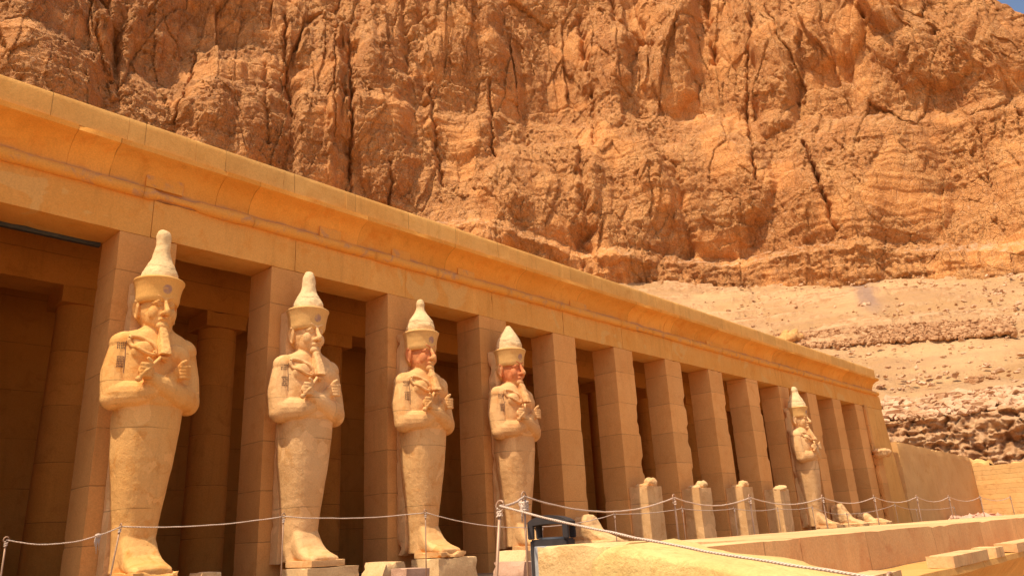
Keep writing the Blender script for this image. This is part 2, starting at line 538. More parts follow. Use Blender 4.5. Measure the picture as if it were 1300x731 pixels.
def cliff_mat():
    t = NT('cliff_rock')
    fresh = t.attr('fresh')
    big = t.noise(.03, 5, rough=.6)
    med = t.noise(.16, 6, rough=.65)
    c = t.mix(t.ramp(big, .35, .65), (.50, .205, .062), (.60, .262, .082))
    c = t.mix(t.ramp(med, .42, .68, 0, .75), c, (.69, .34, .12))
    vs = t.noise(1.0, 6, vec=t.scale(t.co, (.55, .55, .06)), rough=.7)
    c = t.mix(t.ramp(vs, .5, .75, 0, .55), c, (.42, .155, .05))
    c = t.mix(t.ramp(t.noise(.9, 6, rough=.75), .54, .7, 0, .55), c, (.72, .42, .22))
    c = t.mix(t.math('MULTIPLY', fresh, .6), c, (.62, .26, .07))
    fine = t.noise(3.0, 8, rough=.75)
    c = t.mix(1.0, c, t.grey(t.ramp(fine, .3, .7, .74, 1.22)), 'MULTIPLY')
    spk = t.ramp(t.noise(3.4, 5, vec=t.scale(t.co, (1, 1, 1.6)), rough=.75), .58, .66, 0, .7)
    c = t.mix(spk, c, (.80, .52, .34))  # pale specks: fine highlights on the rock painted into its colour
    geo = t.t.nodes.new('ShaderNodeNewGeometry')
    gz = t.sep(geo.outputs['Normal'])[2]
    c = t.mix(t.math('MULTIPLY', t.ramp(gz, .72, .9), .7), c, (.60, .37, .21))
    t.color(c)
    cr = t.voro(.55, vec=t.scale(t.co, (1, 1, .7)), feat='DISTANCE_TO_EDGE').outputs['Distance']
    crk = t.math('MULTIPLY', t.ramp(cr, 0, .06, 1, 0), .5)
    vv = t.voro(.9, vec=t.scale(t.co, (1, 1, .8))).outputs['Distance']
    vv2 = t.voro(2.3).outputs['Distance']
    h = t.math('ADD', t.math('MULTIPLY', t.noise(.8, 8, rough=.75), 1.4), t.math('MULTIPLY', fine, 1.1))
    h = t.math('ADD', h, t.math('ADD', t.math('MULTIPLY', vv, .55), t.math('MULTIPLY', vv2, .35)))
    h = t.math('SUBTRACT', h, crk)
    inv = t.math('SUBTRACT', 1.0, t.math('MULTIPLY', fresh, .75))
    h = t.math('MULTIPLY', h, inv)
    t.bump(h, 1.0, .38)
    t.b.inputs['Roughness'].default_value = .85
    return t.m
M['cliff'] = cliff_mat()

def talus_mat():
    t = NT('talus_sand')
    rock = t.attr('rock')
    big = t.noise(.06, 6, rough=.6)
    c = t.mix(t.ramp(big, .38, .62), (.43, .24, .10), (.56, .335, .155))
    bed = t.noise(1.0, 6, vec=t.scale(t.co, (.05, .05, .7)), rough=.6)
    c = t.mix(t.ramp(bed, .45, .62, 0, .45), c, (.42, .24, .12))
    peb = t.ramp(t.noise(2.2, 6, rough=.8), .56, .68, 0, .65)
    c = t.mix(peb, c, (.33, .165, .075))
    rk = t.mix(t.ramp(t.noise(.9, 7, rough=.75, dist=.6), .40, .60), (.37, .175, .07), (.62, .36, .18))
    rk = t.mix(t.ramp(t.noise(1.0, 4, vec=t.scale(t.co, (.12, .12, 1.6))), .52, .62, 0, .6), rk, (.62, .38, .20))
    c = t.mix(rock, c, rk)
    c = t.mix(t.attr('dark'), c, (.27, .165, .12))
    t.color(c)
    h = t.math('ADD', t.math('MULTIPLY', t.noise(1.2, 8, rough=.75), 1.0), t.math('MULTIPLY', t.noise(6, 6, rough=.8), .5))
    t.bump(h, .9, .25)
    return t.m
M['talus'] = talus_mat()

# ------------------------------------------------------------------ the land
bm = bmesh.new()
vs = [bm.verts.new(p) for p in ((-1500, -1500, -7), (1500, -1500, -7), (1500, 1500, -7), (-1500, 1500, -7))]
bm.faces.new(vs)
tag(obj('ground', bm, M['sand']), kind='structure')
bm = bmesh.new()
box(bm, -45, 60.4, -8.62, 7.2, -6.9, -.80)
box(bm, 2.52, 5.28, -10.58, -8.63, -6.9, -.803)
tag(obj('terrace_floor', bm, M['floor']), kind='structure')
bm = bmesh.new()   # court beyond the temple, up to the foot of the rock
vs = [bm.verts.new(p) for p in ((60.42, -30, -.81), (140, -60, -.81), (140, 60, -.81), (60.42, 20, -.81), )]
bm.faces.new(vs)
tag(obj('rear_court_ground', bm, M['sand']), kind='structure')
bm = bmesh.new()   # ramp the camera stands on
vs = [bm.verts.new(p) for p in ((-9, -10.0, -.81), (2.5, -10.0, -.81), (2.5, -46, -6.99), (-9, -46, -6.99))]
bm.faces.new(vs)
vs = [bm.verts.new(p) for p in ((-9, -8.6, -.806), (2.5, -8.6, -.806), (2.5, -10.0, -.81), (-9, -10.0, -.81))]
bm.faces.new(vs)
tag(obj('ramp', bm, M['floor']), kind='structure')

AZ = np.radians(np.linspace(-12, 104, 1650))
azd = np.degrees(AZ)
kf = np.interp(azd, [0, 28, 55, 82, 104], [1, 1, .86, .72, .66])
T0 = np.interp(azd, [-12, 0, 7, 16.1, 27, 36.6, 45, 60, 90], [.22, .235, .25, .284, .302, .333, .38, .40, .42])
T2 = np.interp(azd, [-12, 0, 14, 28.5, 40, 60, 104], [.40, .44, .48, .553, .59, .60, .60])
T3 = np.interp(azd, [-12, 0, 2.0, 2.9, 4.0, 5.3, 6.5, 9, 13, 20, 104], [.48, .525, .543, .556, .566, .594, .635, .75, .86, .95, 1.0])
rows = []
def seg(ra, ta, rb, tb, n, u):
    for i in range(n):
        f = i / n
        rows.append((ra + (rb - ra) * f, ta + (tb - ta) * f, u[0] + (u[1] - u[0]) * f))
seg(150, T0 - .02, 151.5, T0 + .035, 55, (0, .1))
seg(151.5, T0 + .035, 156, T0 + .045, 25, (.1, .15))
seg(156, T0 + .045, 166, T2, 170, (.15, .5))
seg(166, T2, 171, T2 + .012, 30, (.5, .55))
seg(171, T2 + .012, 182, T3, 330, (.55, 1.0))
seg(182, T3, 200, T3 - .05, 20, (1.0, 1.05))
rr = np.array([np.full(AZ.shape, r[0]) for r in rows]) * kf
tt = np.array([np.broadcast_to(r[1], AZ.shape) for r in rows])
uu = np.array([r[2] for r in rows])[:, None] * np.ones_like(AZ)
zz = rr * tt
AA = np.broadcast_to(AZ, rr.shape)
bx_ = CAM.x + rr * np.cos(AA); by_ = CAM.y + rr * np.sin(AA)
PX, PY = project_px(bx_, by_, zz)
s = AA * 170.0; z = zz / np.maximum(kf, .1)
sw = s + 2.4 * fb(s / 26, z / 40, 3, 2) + .7 * fb(s / 6, z / 9, 9, 2)
zw = z + 1.6 * fb(s / 24, z / 20, 21, 2)
up = np.clip((uu - .5) / .12, 0, 1)          # 1 in the upper wall
lowm = 1 - up
D = 5.0 * pn(sw / 34, z / 80, 31) + 4.0 * pn(sw / 15, z / 42, 32)
fl = np.abs(pn(sw / 12, z / 70, 40)); D += up * (4.4 * np.minimum(fl, .42)) + lowm * 1.6 * np.minimum(fl, .4)
fl2 = np.abs(pn(sw / 5.5 + .02 * z, z / 42, 41)); D += up * 1.5 * np.minimum(fl2, .35)
def blocks(wx, hz, amp, tilt, seed, crk=0.0, cw=.04, mask=1.0):
    """rock split into tilted planar blocks: every cell gets its own offset and slope"""
    f1, f2, r, ox, oy = worley(sw / wx, zw / hz, seed)
    r2 = np.mod(r * 57.31, 1.0); r3 = np.mod(r * 131.7, 1.0)
    d = (r - .5) * amp + (r2 - .5) * tilt * ox * 2 + (r3 - .35) * tilt * oy
    if crk: d = d - crk * np.exp(-((f2 - f1) / cw) ** 2)
    return d * mask, r
d1, q1 = blocks(15, 34, 2.2, 2.6, 50, .5, .02)
d2, q2 = blocks(6.5, 13, 1.3, 1.7, 60, .35, .02)
dvv, _q = blocks(4.2, 34, 1.3, 1.2, 55, .25, .02)
D += dvv * (.15 + .85 * up)
d3, q3 = blocks(2.6, 4.6, .60, .85, 61, .12, .03)
rough = np.clip(.55 + 1.0 * fb(s / 16, z / 13, 88, 3) + .5 * (q2 - .5), .10, 1)
D += d1 * (.4 + .6 * up) + d2 * (.45 + .25 * up) + d3 * (.35 + .65 * rough)
bed = zw + .8 * fb(s / 9, z / 7, 77, 2)
st = np.tanh(3 * pn(bed / 2.6, s * .006, 70)); st2 = np.tanh(3 * pn(bed / 1.0, s * .02 + 4, 71))
D += lowm * (.12 * st + .10 * st2) + up * (.10 * st)
fresh = np.clip(1.0 - rough * 3.4, 0, 1)
d4, q4 = blocks(1.15, 1.7, .34, .5, 90, .05, .05)
d5, q5 = blocks(.62, .75, .20, .32, 91)
D += rough * (d4 + d5 * .8) + rough * .22 * fb(s / 1.6, z / 1.6, 93, 4, .6) + .25 * fb(s / 5, z / 9, 95, 3)
# named features, in photo pixels turned to places on the wall
def crack(pts, w, depth, skew=0):
    global D
    for (x0, y0), (x1, y1) in zip(pts, pts[1:]):
        ex, ey = x1 - x0, y1 - y0
        L2 = ex * ex + ey * ey
        t = np.clip(((PX - x0) * ex + (PY - y0) * ey) / L2, 0, 1)
        wob = 3.5 * pn(PY / 14, PX / 200, 7) + 1.5 * pn(PY / 4, PX / 200, 8)
        dv = np.clip(.8 + .5 * pn(PX / 60, PY / 30, 9), .45, 1)
        d = np.hypot(PX + wob - (x0 + t * ex), PY - (y0 + t * ey))
        D = D - .6 * depth * dv * np.exp(-np.abs(d / (w * .62)) ** 1.5)
def boss(cx, cy, rx, ry, amp, ang=0, p=2.0, sharp=2.2):
    """rounded buttress standing out of the wall"""
    global D
    a = math.radians(ang)
    dx, dy = PXw - cx, PYw - cy
    u = (dx * math.cos(a) + dy * math.sin(a)) / rx; v = (-dx * math.sin(a) + dy * math.cos(a)) / ry
    q = np.clip(1 - (np.abs(u) ** p + np.abs(v) ** p), 0, 1)
    q = q * (1.7 - .7 * q)
    D = D + amp * q
PXw = PX + 9 * fb(s / 7, z / 9, 401, 3); PYw = PY + 9 * fb(s / 7 + 5, z / 9, 402, 3)
#FEATURES
boss(60, 60, 85, 150, 6, 0, 2.2)
boss(290, 160, 75, 110, 6, 12, 2)
boss(265, 120, 45, 70, 2.5, 8, 2)
boss(405, 140, 32, 125, 4.5, 3, 3)
boss(430, 150, 16, 110, 2.0, 2, 3)
boss(482, 165, 44, 115, 5, -8, 2)
boss(590, 90, 55, 120, 4.5, 0, 2.5)
boss(200, 70, 50, 130, 3, 10, 2)
boss(690, 250, 80, 80, 6, 0, 2)
boss(790, 245, 62, 110, 6, -8, 2)
boss(900, 240, 85, 90, 6, 0, 2)
boss(985, 100, 32, 75, 4.5, 0, 3)
boss(1100, 240, 110, 90, 5, 0, 2)
boss(1120, 20, 32, 42, 5, -10, 2.4)
boss(1180, 70, 70, 50, 4, 0, 2.2)
boss(1050, 40, 48, 60, 4, 0, 2.4)
boss(1270, 60, 50, 60, 4, 0, 2)
boss(850, 60, 35, 90, 3.5, 0, 3)
boss(770, 90, 30, 80, 3.5, 0, 3)
crack([(128, 0), (146, 60), (150, 130)], 5, 5)
crack([(112, 20), (130, 95), (140, 110)], 2, 4)
crack([(250, 60), (240, 110), (220, 160)], 2, 3)
crack([(335, 90), (340, 190)], 4, 3)
crack([(362, 20), (362, 110), (372, 150)], 3, 5)
crack([(425, 60), (424, 200)], 1.6, 3)
crack([(443, 65), (446, 170), (444, 245)], 3, 5)
crack([(497, 215), (496, 260)], 3, 4)
crack([(513, 0), (512, 50)], 7, 6)
crack([(517, 60), (518, 105)], 10, 7)
crack([(545, 130), (562, 235)], 3.5, 4)
crack([(622, 110), (626, 200)], 2.5, 4)
crack([(660, 60), (668, 185)], 8, 4)
crack([(735, 20), (752, 120), (754, 190)], 5, 5)
crack([(775, 0), (785, 35), (830, 70)], 4, 5)
crack([(812, 60), (800, 100)], 4, 3)
crack([(895, 0), (908, 80)], 6, 5)
crack([(950, 70), (950, 150), (962, 240)], 2.2, 4)
crack([(1022, 190), (1040, 240), (1062, 300)], 3.4, 7)
crack([(1008, 100), (1016, 140)], 4, 3)
crack([(1086, 0), (1098, 40), (1126, 60)], 4, 5)
crack([(1142, 0), (1148, 28)], 3, 5)
crack([(735, 190), (748, 300)], 9, 5)
crack([(860, 230), (878, 320)], 8, 5)
crack([(830, 205), (860, 225)], 5, 3)
crack([(1240, 160), (1255, 230)], 3, 3)
#ENDFEATURES
ledge = np.clip(1 - np.abs(uu - .06) / .08, 0, 1)
D += ledge * (1.2 * np.abs(pn(s / 2.0, z / 12, 601)) + 1.0 * fb(s / 5, z / 4, 602, 3))
edge = np.clip(uu / .015, 0, 1) * np.clip((1.05 - uu) / .05, 0, 1)
D = D * edge
rd = rr - D * (.75 + .25 * kf)
vert = 0.35 * fb(s / 3, z / 3, 99, 3) * edge
X = CAM.x + rd * np.cos(AA); Y = CAM.y + rd * np.sin(AA)
cl = grid_mesh('cliff', X, Y, zz + vert + np.where(uu >= .97, 1.6 * fb(s / 9, s * 0, 123, 4), 0), M['cliff'], {'fresh': fresh * edge})
tag(cl, kind='structure')

# talus: rock cut, scree slope
trow = []
def tseg(ra, ta, rb, tb, n, rk):
    for i in range(n):
        f = i / n
        trow.append((ra + (rb - ra) * f, ta + (tb - ta) * f, rk))
one = np.ones_like(AZ)
tseg(66, -.014 * one, 70, .012 * one, 10, 0)
tseg(70, .012 * one, 73, .105 * one, 90, 1)
tseg(73, .105 * one, 78, .125 * one, 50, .6)
tseg(78, .125 * one, 112, .5 * .125 + .5 * T0 + .012, 130, 0)
tseg(112, .5 * .125 + .5 * T0 + .012, 152, T0 + .003, 110, 0)
tr = np.array([np.full(AZ.shape, r[0]) for r in trow]) * kf
ttn = np.array([np.broadcast_to(r[1], AZ.shape) for r in trow])
rk = np.array([r[2] for r in trow])[:, None] * np.ones_like(AZ)
tz = tr * ttn
TA = np.broadcast_to(AZ, tr.shape)
ts = TA * 80
rk = np.clip(rk + (rk > 0) * .5 * fb(ts / 2, tz / 1.0, 301, 3) , 0, 1)
rk2 = np.clip((fb(ts / 16, tz / 1.6, 305, 5, .6) - .36) * 6, 0, 1) * (ttn > .13) * np.clip((tr / kf - 100) / 8, 0, 1)
QX, QY = project_px(CAM.x + tr * np.cos(TA), CAM.y + tr * np.sin(TA), tz)
dk = np.exp(-(((QX - 1098 - (QY - 370) * .35) + 6 * fb(QX / 9, QY / 9, 55, 3)) / 13) ** 2) * np.clip((QY - 340) / 12, 0, 1) * np.clip((402 - QY) / 14, 0, 1) * .8
gul = np.minimum(np.abs(pn(ts / 11 + .6 * fb(ts / 9, tr / 30, 66, 2), tr / 70, 67)), .3)
lay = tz / 1.1 + .35 * fb(ts / 6, tz / 3, 8, 2)
D2 = rk * (.7 * fb(ts / 3, tz / 2.5, 302, 4) + .30 * np.tanh(4 * pn(lay, ts * .12, 303)) + .35 * pn(lay * 3, ts * .4, 306) + .7 * np.abs(pn(ts / 1.1, tz / 5, 307)) + .5 * fb(ts / .9, tz / .7, 308, 3))
w1, w2, wq, wox, woy = worley(ts / 1.0 + .4 * fb(ts / 2, tz, 13, 2), tz / 1.5, 304)
D2 += rk * ((wq - .5) * .9 + wox * .3 + woy * .15 + .5 * (.5 - np.abs(pn(ts / .6, tz / .5, 309))))
rdt = tr - D2
dz = (1 - rk) * (.9 * fb(ts / 18, tr / 14, 310, 4) + .22 * fb(ts / 1.6, tr / 2.4, 311, 4)) * np.clip((tr / kf - 66) / 4, 0, 1)
dz += rk2 * .7 + (1 - rk) * gul * 1.5 * np.clip((tr / kf - 80) / 10, 0, 1) * np.clip((150 - tr / kf) / 8, 0, 1) - .3 * (tr / kf > 84)
tal = grid_mesh('talus_slope', CAM.x + rdt * np.cos(TA), CAM.y + rdt * np.sin(TA), tz + dz, M['talus'], {'rock': np.clip(rk + rk2 * .8, 0, 1), 'dark': dk})
tag(tal, kind='structure')

# loose stones on the scree
def rocks_mesh(name, pts, sizes, mat, seed=1, flat=.7):
    rng = np.random.default_rng(seed)
    b = bmesh.new(); bmesh.ops.create_icosphere(b, subdivisions=1, radius=1)
    bv = np.array([v.co[:] for v in b.verts]); bf = np.array([[v.index for v in f.verts] for f in b.faces]); b.free()
    n = len(pts)
    V = np.repeat(bv[None], n, 0) * (1 + .35 * rng.standard_normal((n, len(bv), 1)).clip(-1.2, 1.2))
    sc = np.stack([1 + .4 * rng.random(n), .7 + .4 * rng.random(n), flat * (.6 + .6 * rng.random(n))], -1)
    V = V * sc[:, None] * np.asarray(sizes)[:, None, None]
    a = rng.random(n) * 6.28; ca, sa = np.cos(a)[:, None], np.sin(a)[:, None]
    Vx = V[..., 0] * ca - V[..., 1] * sa; Vy = V[..., 0] * sa + V[..., 1] * ca
    V = np.stack([Vx, Vy, V[..., 2]], -1) + np.asarray(pts)[:, None]
    F = (bf[None] + (np.arange(n) * len(bv))[:, None, None]).reshape(-1, 3)
    me = bpy.data.meshes.new(name)
    me.from_pydata(V.reshape(-1, 3).tolist(), [], F.tolist())
    me.materials.append(mat)
    o = bpy.data.objects.new(name, me); C.objects.link(o)
    return o
M['scree'] = stone('scree_stone', (.50, .28, .14), (.66, .42, .25), (.40, .20, .09), sc=.3, streak=0, bump=.8, bd=.08)
rng = np.random.default_rng(5)
M['bankstone'] = stone('bank_stone', (.36, .17, .07), (.54, .31, .15), (.28, .12, .05), sc=.9, streak=0, bump=.8, bd=.08)
def on_slope(az, rho):
    """point on the undisturbed slope at azimuth (deg) and range"""
    t0 = np.interp(az, azd, T0)
    t = np.interp(rho, [70, 73, 78, 112, 152], [.015, .105, .125, 0, 0])
    tm = .5 * .125 + .5 * t0 + .012
    t = np.where(rho <= 78, t, np.where(rho < 112, .125 + (tm - .125) * (rho - 78) / 34, tm + (t0 + .003 - tm) * (rho - 112) / 40))
    a = np.radians(az)
    return np.stack([CAM.x + rho * np.cos(a), CAM.y + rho * np.sin(a), rho * t], -1)
n = 3000
az = rng.uniform(1, 30, n); rho = rng.uniform(79, 150, n)
pts = on_slope(az, rho); pts[:, 2] += .25
tag(rocks_mesh('scree_stones', pts, .05 + .34 * rng.random(n) ** 4, M['scree'], 2), kind='stuff', label='scattered small brown stones lying over the sandy slope under the cliff', cat='stones')
n = 4200   # rubble bank across the slope
az = rng.uniform(8.3, 23, n); rho = 104.5 + 7.5 * rng.random(n) + .12 * (az - 15)
pts = on_slope(az, rho); pts[:, 2] += .28 + .25 * rng.random(n)
tag(rocks_mesh('rubble_bank', pts, .16 + .26 * rng.random(n) ** 2, M['bankstone'], 3, .9), kind='stuff', label='long low bank of broken brown rubble across the sandy slope', cat='rubble')
n = 1500   # rocks on the lip of the rock cut
az = rng.uniform(5, 22, n); rho = 73 + 6.0 * rng.random(n)
pts = on_slope(az, rho); pts[:, 2] += .1
tag(rocks_mesh('scarp_stones', pts, .1 + .5 * rng.random(n) ** 3, M['scree'], 4, .8), kind='stuff', label='loose angular stones along the top of the low rock cut', cat='stones')

def boulder(azd_, rho_, sx, sy, sz, mat, label, seed, name='boulder', lift=.0):
    rg = random.Random(seed)
    p = on_slope(np.array([azd_]), np.array([rho_]))[0]
    bm = bmesh.new()
    for i in range(7):
        ell(bm, (sx * rg.uniform(-.6, .6), sy * rg.uniform(-.5, .5), sz * rg.uniform(.0, .5)), (sx * rg.uniform(.35, .6), sy * rg.uniform(.4, .6), sz * rg.uniform(.35, .6)), (rg.random(), rg.random(), rg.random()))
    me = remeshed(bm, max(sx, sz) / 22, 1); erode(me, sz * .28, 1.6 / sz, seed); me.materials.append(mat)
    o = bpy.data.objects.new(name, me); o.location = (p[0], p[1], p[2] + lift); o.rotation_euler = (0, 0, R(azd_ + 90)); C.objects.link(o)
    tag(o, label, 'rock')
def az_of(x, y):
    d = cf + cr * ((x - 650) / FPX) - cu * ((y - 365.5) / FPX)
    return math.degrees(math.atan2(d.y, d.x))
boulder(az_of(978, 422), 108, 4.6, 2.0, 1.7, M['bankstone'] if 0 else stone('outcrop_rock', (.58, .28, .09), (.66, .36, .13), (.44, .19, .06), sc=.6, streak=0, bump=1, bd=.1), 'yellow-orange rock outcrop on the slope just above the portico cornice', 71, 'rock_outcrop', .4)
boulder(az_of(1240, 492), 82, .9, .7, .7, M['bankstone'], 'dark boulder lying on the sand just above the rock cut at right', 72, lift=.2)
boulder(az_of(1262, 488), 83, .55, .5, .5, M['bankstone'], 'smaller dark boulder right beside the larger one above the rock cut', 73, lift=.2)
boulder(az_of(1098, 394), 128, 1.3, .8, .6, M['scree'], 'flat pale boulder at the foot of the dark grey scree tongue', 74, lift=.2)
# ------------------------------------------------------------------ temple
S, PW, PD, ZL = 3.0, 1.0275, .866, 5.563
ZF = -.80
T = tag(empty('temple_portico', (20, 0, ZF)), 'long ochre stone portico of square pillars under a curved cornice, in front of the cliff', 'temple')
def tpart(name, bm, mat, smooth=False, parent=None):
    o = obj(name, bm, mat, None, smooth)
    o.parent = parent or T
    o.matrix_parent_inverse = Matrix.Translation(-(parent or T).location) if not parent else Matrix()
    return o
XE0 = 39.0 + PW     # right edge of the last pillar
for k in range(-3, 14):
    bm = bmesh.new()
    wear = .007 if k < 5 else .009
    box(bm, -PW / 2, PW / 2, -PD / 2, PD / 2, ZF - .05 + 0, ZL + .002, seg=.085 if k in (1, 2, 3, 4) else .12, wear=wear, seed=k + 20, chip=2.2)
    for zn, dn in {6: ((3.3, .5), (1.9, .25)), 7: ((3.0, .35), (4.1, .2), (1.6, .3)), 8: ((3.75, .55),), 9: ((2.6, .3), (4.4, .2)), 11: ((3.3, .4),), 2: ((2.9, .25),)}.get(k, ()):
        for v in bm.verts:
            if v.co.x > PW / 2 - .13 and v.co.y < -PD / 2 + .14 and abs(v.co.z - zn) < dn:
                v.co.x -= .055 + .03 * fbm(v.co * 4); v.co.y += .02
    o = obj('pillar', bm, M['pillar' if k < 5 else 'pillar2'])
    o.parent = T
    o.location = (k * S + PW / 2 - 20, PD / 2, -ZF)
# architrave in blocks that meet over the pillars
bm = bmesh.new()
for k in range(-4, 14):
    x0 = k * S + PW * .52; x1 = x0 + S - .005
    if k == 13: x1 = 43.15
    o_ = .005 * math.sin(k * 5.1)
    box(bm, x0, x1, 0 + o_, PD - .01, ZL + .006, 6.32, seg=.2, wear=.008, seed=k + 70, chip=2)
tpart('architrave', bm, M['architrave'])
# torus roll
bm = bmesh.new()
xx = -11.0; i = 0
while xx < 42.7:
    L = [1.9, 2.6, 2.2, 3.1][i % 4]
    x1 = min(xx + L - .01, 42.75)
    ps = []
    nseg = max(2, int((x1 - xx) / .15))
    for j in range(nseg + 1):
        x = xx + (x1 - xx) * j / nseg
        ps.append((x, -.03 + .012 * fbm(Vector((x, 1, 2))), 6.405 + .01 * fbm(Vector((x * 2, 5, 2)))))
    broken = (3.2 < (xx + x1) / 2 < 4.1)
    r0 = [.115 * (1 + .14 * fbm(Vector((p[0] * 1.5, 3, 3)))) * (.55 if 3.55 < p[0] < 4.25 else 1) * (.75 if 19.5 < p[0] < 21.5 else 1) for p in ps]
    tube(bm, ps, r0, 14)
    xx = x1 + .01; i += 1
tpart('torus_moulding', bm, M['torus'], True)
# cavetto cornice
prof = [(0.0, 6.33), (-.015, 6.50), (-.02, 6.60), (-.05, 6.72), (-.11, 6.83), (-.20, 6.92), (-.31, 6.985), (-.43, 7.02), (-.45, 7.035), (-.452, 7.13), (.25, 7.13), (.25, 6.33)]
def extr(bm, prof, x0, x1, step, seed, amp, endslope=0):
    n = max(1, int(round((x1 - x0) / step)))
    rings = []
    for i in range(n + 1):
        x = x0 + (x1 - x0) * i / n
        r = []
        for (y, zc) in prof:
            P = Vector((x * 1.1, y * 2 + seed, zc * 2))
            d = fbm(P * 1.3, 4) * amp
            c = max(0, fbm(P * 2.2 + Vector((9, 9, 9)), 3) - .35) * amp * 6 if y < -.4 else 0
            r.append(Vector((x + (endslope * (6.33 - zc) if i == n else 0), y + d + c, zc + d * .5)))
        rings.append(r)
    loft(bm, rings)
    for f in bm.faces: f.normal_update()
bm = bmesh.new()
xx = -11; i = 0
while xx < 42.0:
    L = [2.7, 3.4, 2.3, 3.0, 1.6][i % 5]
    x1 = min(xx + L, 42.1)
    if 42.1 - x1 < .8: x1 = 42.1
    extr(bm, prof, xx, x1 - .006, .16, i * 3.1, .016)
    xx = x1; i += 1
bmesh.ops.recalc_face_normals(bm, faces=bm.faces)
tpart('cavetto_cornice', bm, M['cornice_front'])
def px_plane(x, y, ax, c):
    d = cf + cr * ((x - 650) / FPX) - cu * ((y - 365.5) / FPX)
    return CAM + d * ((c - CAM[ax]) / d[ax])
for i, (xa, ya, wd, z0, z1) in enumerate(((418, 297, .55, 6.50, 6.74), (508, 317, .55, 6.50, 6.72), (591, 341, .6, 6.50, 6.70), (733, 384, .8, 6.50, 6.72), (208, 240, .7, 6.52, 6.8), (905, 430, 1.2, 6.50, 6.66))):
    xc = px_plane(xa, ya, 1, -.03).x
    bm = bmesh.new(); box(bm, xc - wd / 2, xc + wd / 2, -.066 if z1 < 6.73 else -.085, .02, z0, z1, seg=.08, wear=.006, seed=300 + i, chip=2)
    tpart('repair_block', bm, M['torus'])
# flat slab course above, set back a little, plain in front
bm = bmesh.new()
xx = -11; i = 0
while xx < 41.4:
    L = [1.25, 1.9, 1.55, 2.2][i % 4]
    x1 = min(xx + L, 41.7)
    if 41.7 - x1 < .7: x1 = 41.7
    off = .008 * math.sin(i * 2.7)
    yo = -.425 + off * .6; zt = 7.615 + off * .5
    extr(bm, [(yo, 7.133), (yo - .002, 7.3), (yo, 7.5), (yo + .003, zt - .045), (yo + .015, zt - .02), (yo + .05, zt), (.3, zt), (.3, 7.133)], xx, x1 - .004, .12, i * 2.3, .007)
    xx = x1; i += 1
bmesh.ops.recalc_face_normals(bm, faces=bm.faces)
tpart('parapet_slab_course', bm, M['slab'])
bm = bmesh.new()
box(bm, -11, 41.7, .302, 7.0, 6.9, 7.3)
tpart('roof', bm, M['slab'])
# inner row of columns, architrave, ceiling and back wall
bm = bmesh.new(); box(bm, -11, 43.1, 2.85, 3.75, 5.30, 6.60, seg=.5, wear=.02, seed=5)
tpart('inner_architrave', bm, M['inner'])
for k in range(-3, 14):
    bm = bmesh.new()
    rings = [[Vector((.43 * (1.06 - .06 * q) * math.cos(2 * math.pi * (a + .5) / 16), .43 * (1.06 - .06 * q) * math.sin(2 * math.pi * (a + .5) / 16), zc)) for a in range(16)] for q, zc in ((0, ZF), (.5, 2.2), (1, 4.95))]
    loft(bm, rings)
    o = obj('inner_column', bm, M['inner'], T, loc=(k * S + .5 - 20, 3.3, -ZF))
    b2 = bmesh.new(); box(b2, -.5, .5, -.48, .48, 4.95, 5.298, seg=.12, wear=.012, seed=k, chip=2)
    obj('abacus', b2, M['inner'], o)
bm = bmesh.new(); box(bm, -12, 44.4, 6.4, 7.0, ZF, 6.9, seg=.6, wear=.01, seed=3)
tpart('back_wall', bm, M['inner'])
bm = bmesh.new(); box(bm, -12, -11, 0, 6.4, ZF, 6.9)
tpart('south_wall', bm, M['wall'])
bm = bmesh.new(); box(bm, -10.9, 2.98, PD + .004, PD + .10, ZL - .05, ZL + .05)
tpart('steel_beam', bm, M['beam'])
# solid north end with battered corner
bm = bmesh.new()
def zbox(bm, x0, xb, xt, y0, y1, z0, z1, n=40, seed=0):
    rings = []
    for i in range(n + 1):
        f = i / n; zc = z0 + (z1 - z0) * f
        e = .03 * fbm(Vector((seed, zc * 1.3, 1)), 4)
        xr = xb + (xt - xb) * f + e
        r = [Vector((x0, y0, zc)), Vector(((x0 + xr) / 2, y0 + e * .5, zc)), Vector((xr, y0 + .02 * e, zc)), Vector((xr, y1, zc)), Vector((x0, y1, zc))]
        rings.append(r)
    loft(bm, rings)
zbox(bm, XE0 + .003, 44.5, 43.1, -.0 + .02, 6.39, ZF, 5.562, seed=4)
bmesh.ops.recalc_face_normals(bm, faces=bm.faces)
tpart('end_wall', bm, M['wall'])

# shaded wall running on north, then the sunlit cross wall
bm = bmesh.new(); box(bm, 44.52, 60.0, -.02, .9, ZF, 3.95, seg=.3, wear=.06, seed=31, chip=2)
for v in bm.verts:
    if v.co.z > 3.4: v.co.z -= .02 * (v.co.x - 44) + .12 * max(0, fbm(Vector((v.co.x * .8, 0, 0)), 4))
tag(obj('north_court_wall', bm, M['plasterwall']), 'smooth tan court wall in shade, running on from the right end of the portico', 'wall')
bm = bmesh.new(); box(bm, 60.02, 60.9, -16, .9, ZF, 3.45, seg=.25, wear=.08, seed=33, chip=3)
for v in bm.verts:
    if v.co.z > 3.0: v.co.z += .06 * v.co.y * (1 if v.co.y > -8 else 0) * .5 - (.35 if v.co.y > -2.2 and v.co.y < -1.2 else 0) + .25 * (fbm(Vector((7, v.co.y * 1.7, 0)), 4)) - (.35 if v.co.y < -1.2 else 0)
tag(obj('cross_wall', bm, M['rubblewall']), 'sunlit orange wall of small coursed stones with a broken top, at the far right', 'wall')

